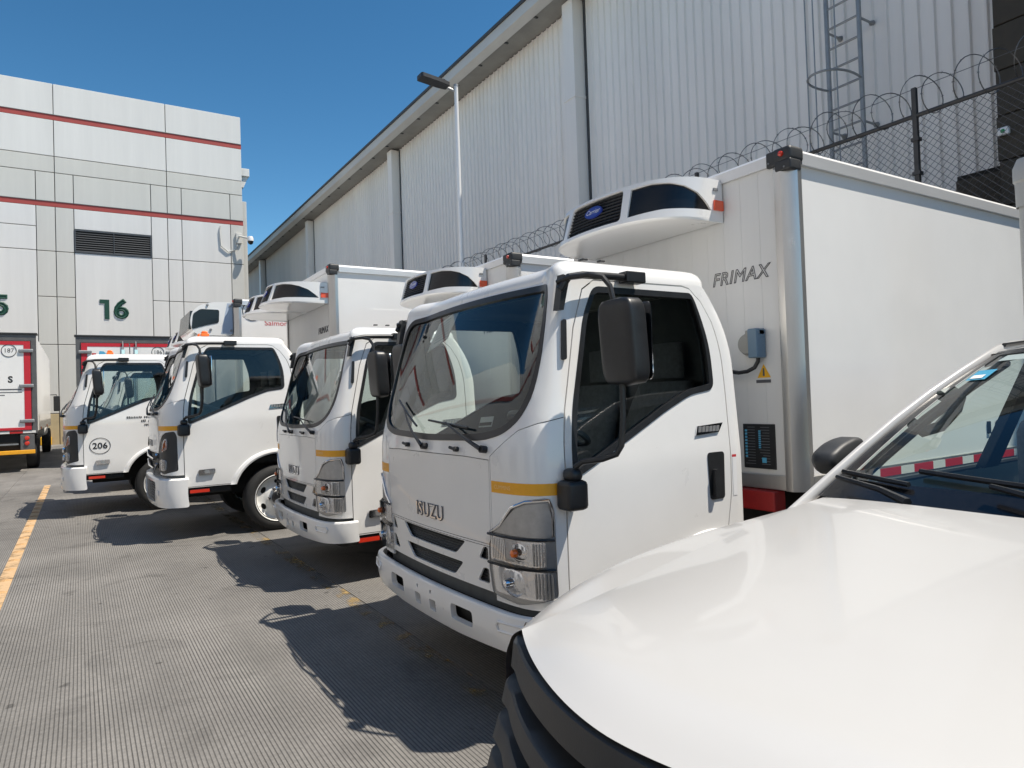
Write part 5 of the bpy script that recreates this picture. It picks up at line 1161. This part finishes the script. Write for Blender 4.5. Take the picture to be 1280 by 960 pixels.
def fender_mb(side):
    fn = fender(side)
    def g(a, b):
        q = [np.array(fn(min(1, max(0, a+d)), b)) for d in (-0.05, -0.025, 0, 0.025, 0.05)]
        w = sm(a/0.06)*sm((1-a)/0.05); return tuple(np.mean(q, axis=0)*w + q[2]*(1-w))
    mb = MB(); G = 30; Hh = 40
    vv = [g(i/(G-1), j/(Hh-1)) for i in range(G) for j in range(Hh)]; ff = []
    for i in range(G-1):
        for j in range(Hh-1):
            c = np.mean([vv[i*Hh+j], vv[(i+1)*Hh+j+1]], axis=0)
            if (c[0]-1.42)**2+(c[2]-0.38)**2 < 0.41**2: continue
            ff.append((i*Hh+j, (i+1)*Hh+j, (i+1)*Hh+j+1, i*Hh+j+1))
    return mb.add(vv, ff)
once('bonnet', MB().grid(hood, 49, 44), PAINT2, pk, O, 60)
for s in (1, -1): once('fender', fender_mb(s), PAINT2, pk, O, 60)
# charcoal grille: bands that follow the plan of the nose and step forward as they go down
def band(z0, z1, f0, f1, ext, n=40, depth=0.05):
    def pt(t, z, f): 
        y = t*ext; x = (nose(min(1, abs(y)/0.455))-f if abs(y) < 0.455 else nose(1)-f+(abs(y)-0.455)*0.35)+0.05*max(0, (abs(t)-0.9)/0.1)**2
        return (x, PY+y, z-0.03*(abs(t)**2.2))
    mb = MB(); prof = [(z1, f1-depth), (z1, f1-0.006), (z1-0.004, f1), (z0+0.006, f0), (z0, f0-0.008), (z0-0.002, f0-depth)]; m = len(prof)
    vv = [pt(-1+2*i/n, z, f) for i in range(n+1) for z, f in prof]
    return mb.add(vv, [(i*m+j, (i+1)*m+j, (i+1)*m+j+1, i*m+j+1) for i in range(n) for j in range(m-1)] + [tuple(range(m)), tuple(n*m+k for k in range(m-1, -1, -1))])
gr = once('grille', band(0.55, 0.955, -0.040, -0.040, 0.60, depth=0.03), BLACKG, pk, O)
once('grille_header', band(0.918, 0.978, 0.010, 0.002, 0.545), GREYP, gr)
once('grille_bar', band(0.838, 0.880, 0.030, 0.020, 0.575), GREYP, gr)
once('grille_bar', band(0.755, 0.797, 0.050, 0.038, 0.60), GREYP, gr)
once('grille_bar', band(0.672, 0.714, 0.068, 0.056, 0.62), GREYP, gr)
once('badge_plinth', MB().lathe([(0.115, 0.03), (0.11, -0.03), (0.095, -0.05), (0.085, -0.045)], (0.575, PY, 0.80), 'x', 32), GREYP, gr)
once('badge', MB().lathe([(0.088, -0.03), (0.086, -0.055), (0.07, -0.062), (0.065, -0.05)], (0.575, PY, 0.80), 'x', 32).box(0.515, 0.53, PY-0.065, PY+0.065, 0.79, 0.81), CHROME, gr)
once('front_bumper', band(0.36, 0.575, 0.13, 0.12, 0.76, depth=0.15), GREYP, pk, O)
for s in (1, -1):
    h = once('headlight', MB().prism(rounded([(0.475, 0.93), (0.60, 0.925), (0.72, 0.90), (0.73, 0.78), (0.60, 0.74), (0.49, 0.76)], 0.02), lambda a, b: (0.78+(a-0.455)*0.75+0.0, PY+s*a, b), lambda a, b: (0.90+(a-0.455)*0.75, PY+s*a, b)), LAMPREF, pk, O)
    once('lens', MB().prism(rounded([(0.475, 0.93), (0.60, 0.925), (0.72, 0.90), (0.73, 0.78), (0.60, 0.74), (0.49, 0.76)], 0.02), lambda a, b: (0.768+(a-0.455)*0.75, PY+s*a, b), lambda a, b: (0.772+(a-0.455)*0.75, PY+s*a, b)), LENS, h)
# greenhouse
def wsp(a, b, d=0.0):
    """windscreen: a -1..1 across, b 0 bottom .. 1 top"""
    yb, yt = 0.66, 0.50; xb = 2.10+0.10*a*a; zb = 1.135-0.005*a*a; xt = 3.03+0.11*a*a; zt = 1.615-0.020*a*a
    y = a*(yb+(yt-yb)*b); x = xb+(xt-xb)*b; z = zb+(zt-zb)*b+0.035*math.sin(math.pi*b)*0.8
    return (x+0.45*d, PY+y, z-0.9*d)
once('windscreen', MB().grid(lambda a, b: wsp(-0.93+1.86*a, 0.05+0.90*b), 25, 14), PWS, pk, O)
bl_ = MB()
for a0, a1, b0, b1 in ((-1.0, -0.93, 0, 1), (0.93, 1.0, 0, 1)): bl_.grid(lambda a, b: wsp(a0+(a1-a0)*a, b0+(b1-b0)*b, -0.003), 3, 14)
bl_.grid(lambda a, b: wsp(-1+2*a, 0.95+0.05*b, -0.003), 25, 3).grid(lambda a, b: wsp(-1+2*a, -0.05+0.10*b, -0.003), 25, 3)
once('windscreen_border', bl_, BLACKG, pk, O)
once('cowl', MB().grid(lambda a, b: ((lambda t: (1.93+0.15*t*t+0.20*b, PY+t*(0.625+0.03*b), 1.095-0.01*t*t+0.02*b*b))(-1+2*a)), 25, 6), GREYP, pk, O)
def pillar(s):
    P = [Vector(wsp(s*1.045, b)) for b in (-0.22, -0.1, 0.0, 0.2, 0.4, 0.6, 0.8, 0.95)]+[Vector((x_, PY+s*y_, z_)) for x_, y_, z_ in ((3.22, 0.535, 1.606), (3.40, 0.548, 1.628), (3.7, 0.555, 1.642), (4.1, 0.557, 1.648), (4.5, 0.55, 1.64))]
    mb = MB(); m = 8; vv = []
    for i, p in enumerate(P):
        w = 0.015; 
        for k in range(m):
            c, d = math.cos(2*math.pi*k/m), math.sin(2*math.pi*k/m); vv.append((p.x-0.55*0.018*d+0.02*c*0, p.y+s*(w*c), p.z+0.022*d))
    mb.add(vv, [(i*m+k, i*m+(k+1) % m, (i+1)*m+(k+1) % m, (i+1)*m+k) for i in range(len(P)-1) for k in range(m)]); return mb
for s in (1, -1): once('a_pillar', pillar(s), PAINT2, pk, O, 70)
def roof(a, b):
    t = -1+2*a; x0 = wsp(t, 1.0)[0]; x = x0+(4.55-x0)*b; q = abs(t); hw = 0.535+0.03*math.sin(math.pi*min(1, b*1.3))
    y = hw*min(1, q/0.92) if q < 0.92 else hw+0.02*((q-0.92)/0.08); z = 1.605+0.055*math.sin(math.pi*min(0.5, b*0.9))-0.02*t*t-0.10*max(0, (q-0.9)/0.1)**2*0.5
    return (x, PY+math.copysign(y, t), z)
once('roof', MB().grid(roof, 41, 24), PAINT2, pk, O, 60)
for s_ in (1, -1): once('roof_rail', MB().tube([(3.25+0.09*i, PY+s_*(0.525+0.012*min(1, i/3)), 1.628+0.036*math.sin(math.pi*min(0.5, i/15*0.9))) for i in range(15)], 0.009, 6), BLACKP, pk, O)
for s in (1, -1):
    # doors, pillars and side glass
    def dside(a, b): 
        x = 2.43+2.15*a; z = 0.36+0.72*b; y = 0.872-0.095*sm((b-0.70)/0.3)-0.02*max(0, 0.3-b); return (x, PY+s*y, z)
    d = once('door', MB().grid(dside, 24, 14), PAINT2, pk, O, 60)
    once('b_pillar', MB().prism([(3.52, 1.08), (3.66, 1.08), (3.62, 1.60), (3.52, 1.60)], lambda a, b: (a, PY+s*(0.775-0.45*(b-1.08)), b), lambda a, b: (a, PY+s*(0.735-0.45*(b-1.08)), b)), BLACKP, pk, O)
    once('c_pillar', MB().prism([(4.40, 1.08), (4.60, 1.08), (4.56, 1.60), (4.36, 1.60)], lambda a, b: (a, PY+s*(0.775-0.45*(b-1.08)), b), lambda a, b: (a, PY+s*(0.735-0.45*(b-1.08)), b)), PAINT2, pk, O)
    once('side_glass', MB().prism([(2.42, 1.10), (3.52, 1.09), (3.52, 1.58), (3.18, 1.575)], lambda a, b: (a, PY+s*(0.765-0.45*(b-1.08)), b), lambda a, b: (a, PY+s*(0.761-0.45*(b-1.08)), b)), SGL, d, smooth=False) if False else None
    once('belt_trim', MB().tube([(2.40, PY+s*0.785, 1.078), (3.0, PY+s*0.785, 1.082), (4.4, PY+s*0.785, 1.085)], 0.012, 6), BLACKP, d)
    once('sail_trim', MB().prism([(2.20, 1.11), (2.46, 1.10), (2.46, 1.20)], lambda a, b: (a, PY+s*0.735, b), lambda a, b: (a, PY+s*0.715, b)), BLACKP, d)
    mp = rounded([(2.37, 1.19), (2.385, 1.225), (2.46, 1.262), (2.56, 1.285), (2.62, 1.275), (2.59, 1.20), (2.52, 1.15), (2.41, 1.135)], 0.035, 4)
    mc = np.mean(np.array(mp), axis=0)
    def mring(k, y): return [(mc[0]+(q[0]-mc[0])*k, PY+s*y, mc[1]+(q[1]-mc[1])*k) for q in mp]
    rings = [mring(0.70, 0.755), mring(0.88, 0.762), mring(0.95, 0.775), mring(0.95, 0.83), mring(0.85, 0.85), mring(0.55, 0.86)]; nm = len(mp)
    mm = MB().add([q for r_ in rings for q in r_], [(i*nm+k, i*nm+(k+1) % nm, (i+1)*nm+(k+1) % nm, (i+1)*nm+k) for i in range(5) for k in range(nm)] + [tuple(range(nm)), tuple(5*nm+k for k in range(nm))])
    m_ = once('mirror', mm, GREYP, pk, O, 50)
    once('mirror_foot', MB().tube([(2.45, PY+s*0.755, 1.09), (2.47, PY+s*0.80, 1.15)], 0.03, 8), GREYP, m_)
    once('grab_handle', MB().tube([(2.62, PY+s*0.585, 1.335), (2.66, PY+s*0.565, 1.30), (2.74, PY+s*0.545, 1.315), (2.84, PY+s*0.53, 1.38), (2.86, PY+s*0.525, 1.42), (2.82, PY+s*0.53, 1.445), (2.76, PY+s*0.545, 1.43)], 0.022, 8), mat('grey_grip', (0.16, 0.20, 0.19), 0.35), pk, O)
    make_wheel(pk, 1.42-0.6, s*(-0.84), 0.37, 1 if s > 0 else -1, 'pk', kids=False); make_wheel(pk, 4.6-0.6, s*(-0.84), 0.37, 1 if s > 0 else -1, 'pk', kids=False)
    once('pillar_trim', MB().tube([wsp(s*0.97, b, 0.05) for b in (0.0, 0.25, 0.5, 0.75, 1.0)], 0.02, 8), INTER, pk, O)
    once('cargo_side', MB().box(4.62, 6.05, *sorted((PY+s*0.80, PY+s*0.87)), 0.45, 1.10, 0.03), PAINT2, pk, O)
once('dashboard', MB().grid(lambda a, b: (2.14+0.42*b, PY+(-1+2*a)*(0.66), 1.085+0.035*math.sin(math.pi*b)-0.10*max(0, b-0.85)*4), 21, 12).box(2.42, 2.60, PY-0.66, PY+0.66, 0.55, 1.06), INTER, pk, O, 60)
once('floor', MB().box(1.0, 6.0, PY-0.80, PY+0.80, 0.30, 0.46).box(4.58, 4.64, PY-0.74, PY+0.74, 0.46, 1.10).box(1.0, 1.8, PY-0.45, PY+0.45, 0.46, 0.9), DARK, pk, O, smooth=False)
once('tailgate', MB().box(6.0, 6.06, PY-0.78, PY+0.78, 0.45, 1.08, 0.02), PAINT2, pk, O)
for yy in (-0.36, 0.36):
    once('seat', MB().box(2.95, 3.5, PY+yy-0.24, PY+yy+0.24, 0.62, 0.82, 0.06).box(3.42, 3.60, PY+yy-0.23, PY+yy+0.23, 0.75, 1.32, 0.07).box(3.50, 3.60, PY+yy-0.13, PY+yy+0.13, 1.36, 1.50, 0.05), SEAT, pk, O)
# wipers
once('wiper', MB().tube([(2.03, PY+0.30, 1.135), (2.10, PY+0.42, 1.155), (2.16, PY+0.60, 1.175)], [0.014, 0.010, 0.007], 6).tube([wsp(0.55+0.42*i/8, 0.035+0.03*i/8, -0.018) for i in range(9)], 0.009, 6), BLACKP, pk, O)
once('wiper', MB().tube([(2.02, PY-0.25, 1.135), (2.07, PY-0.05, 1.165), (2.12, PY+0.12, 1.19)], [0.016, 0.011, 0.008], 6).tube([wsp(-0.25+0.80*i/10, 0.05+0.05*i/10, -0.018) for i in range(11)], 0.009, 6), BLACKP, pk, O)
once('permit_sticker', MB().add([wsp(a, b, -0.004) for a, b in ((0.76, 0.70), (0.90, 0.70), (0.90, 0.79), (0.76, 0.79))], [(0, 1, 2, 3)]), mat('sticker_blue', (0.05, 0.32, 0.52), 0.5), pk, O, smooth=False)
once('permit_sticker', MB().add([wsp(a, b, -0.006) for a, b in ((0.79, 0.71), (0.88, 0.71), (0.88, 0.74), (0.79, 0.74))], [(0, 1, 2, 3)]), WHITEINK, pk, O, smooth=False)
once('top_sticker', MB().add([wsp(a, b, -0.004) for a, b in ((0.35, 0.87), (0.86, 0.875), (0.84, 0.93), (0.35, 0.925))], [(0, 1, 2, 3)]), mat('sticker_grey', (0.35, 0.42, 0.42), 0.5), pk, O, smooth=False)

PIPE = mat('pale_grey_plastic', (0.50, 0.50, 0.48), 0.45)
for s in (1, -1):
    rp = once('rack_post', MB().tube([(4.66, PY+s*0.93, 0.95), (4.66, PY+s*0.93, 2.62)], 0.05, 16), PIPE, pk, O)
    once('post_cap', MB().lathe([(0.062, 2.46), (0.064, 2.60), (0.072, 2.61), (0.072, 2.69), (0.05, 2.74), (0.0005, 2.75)], (4.66, PY+s*0.93, 0.02), 'z', 20), PIPE, rp)
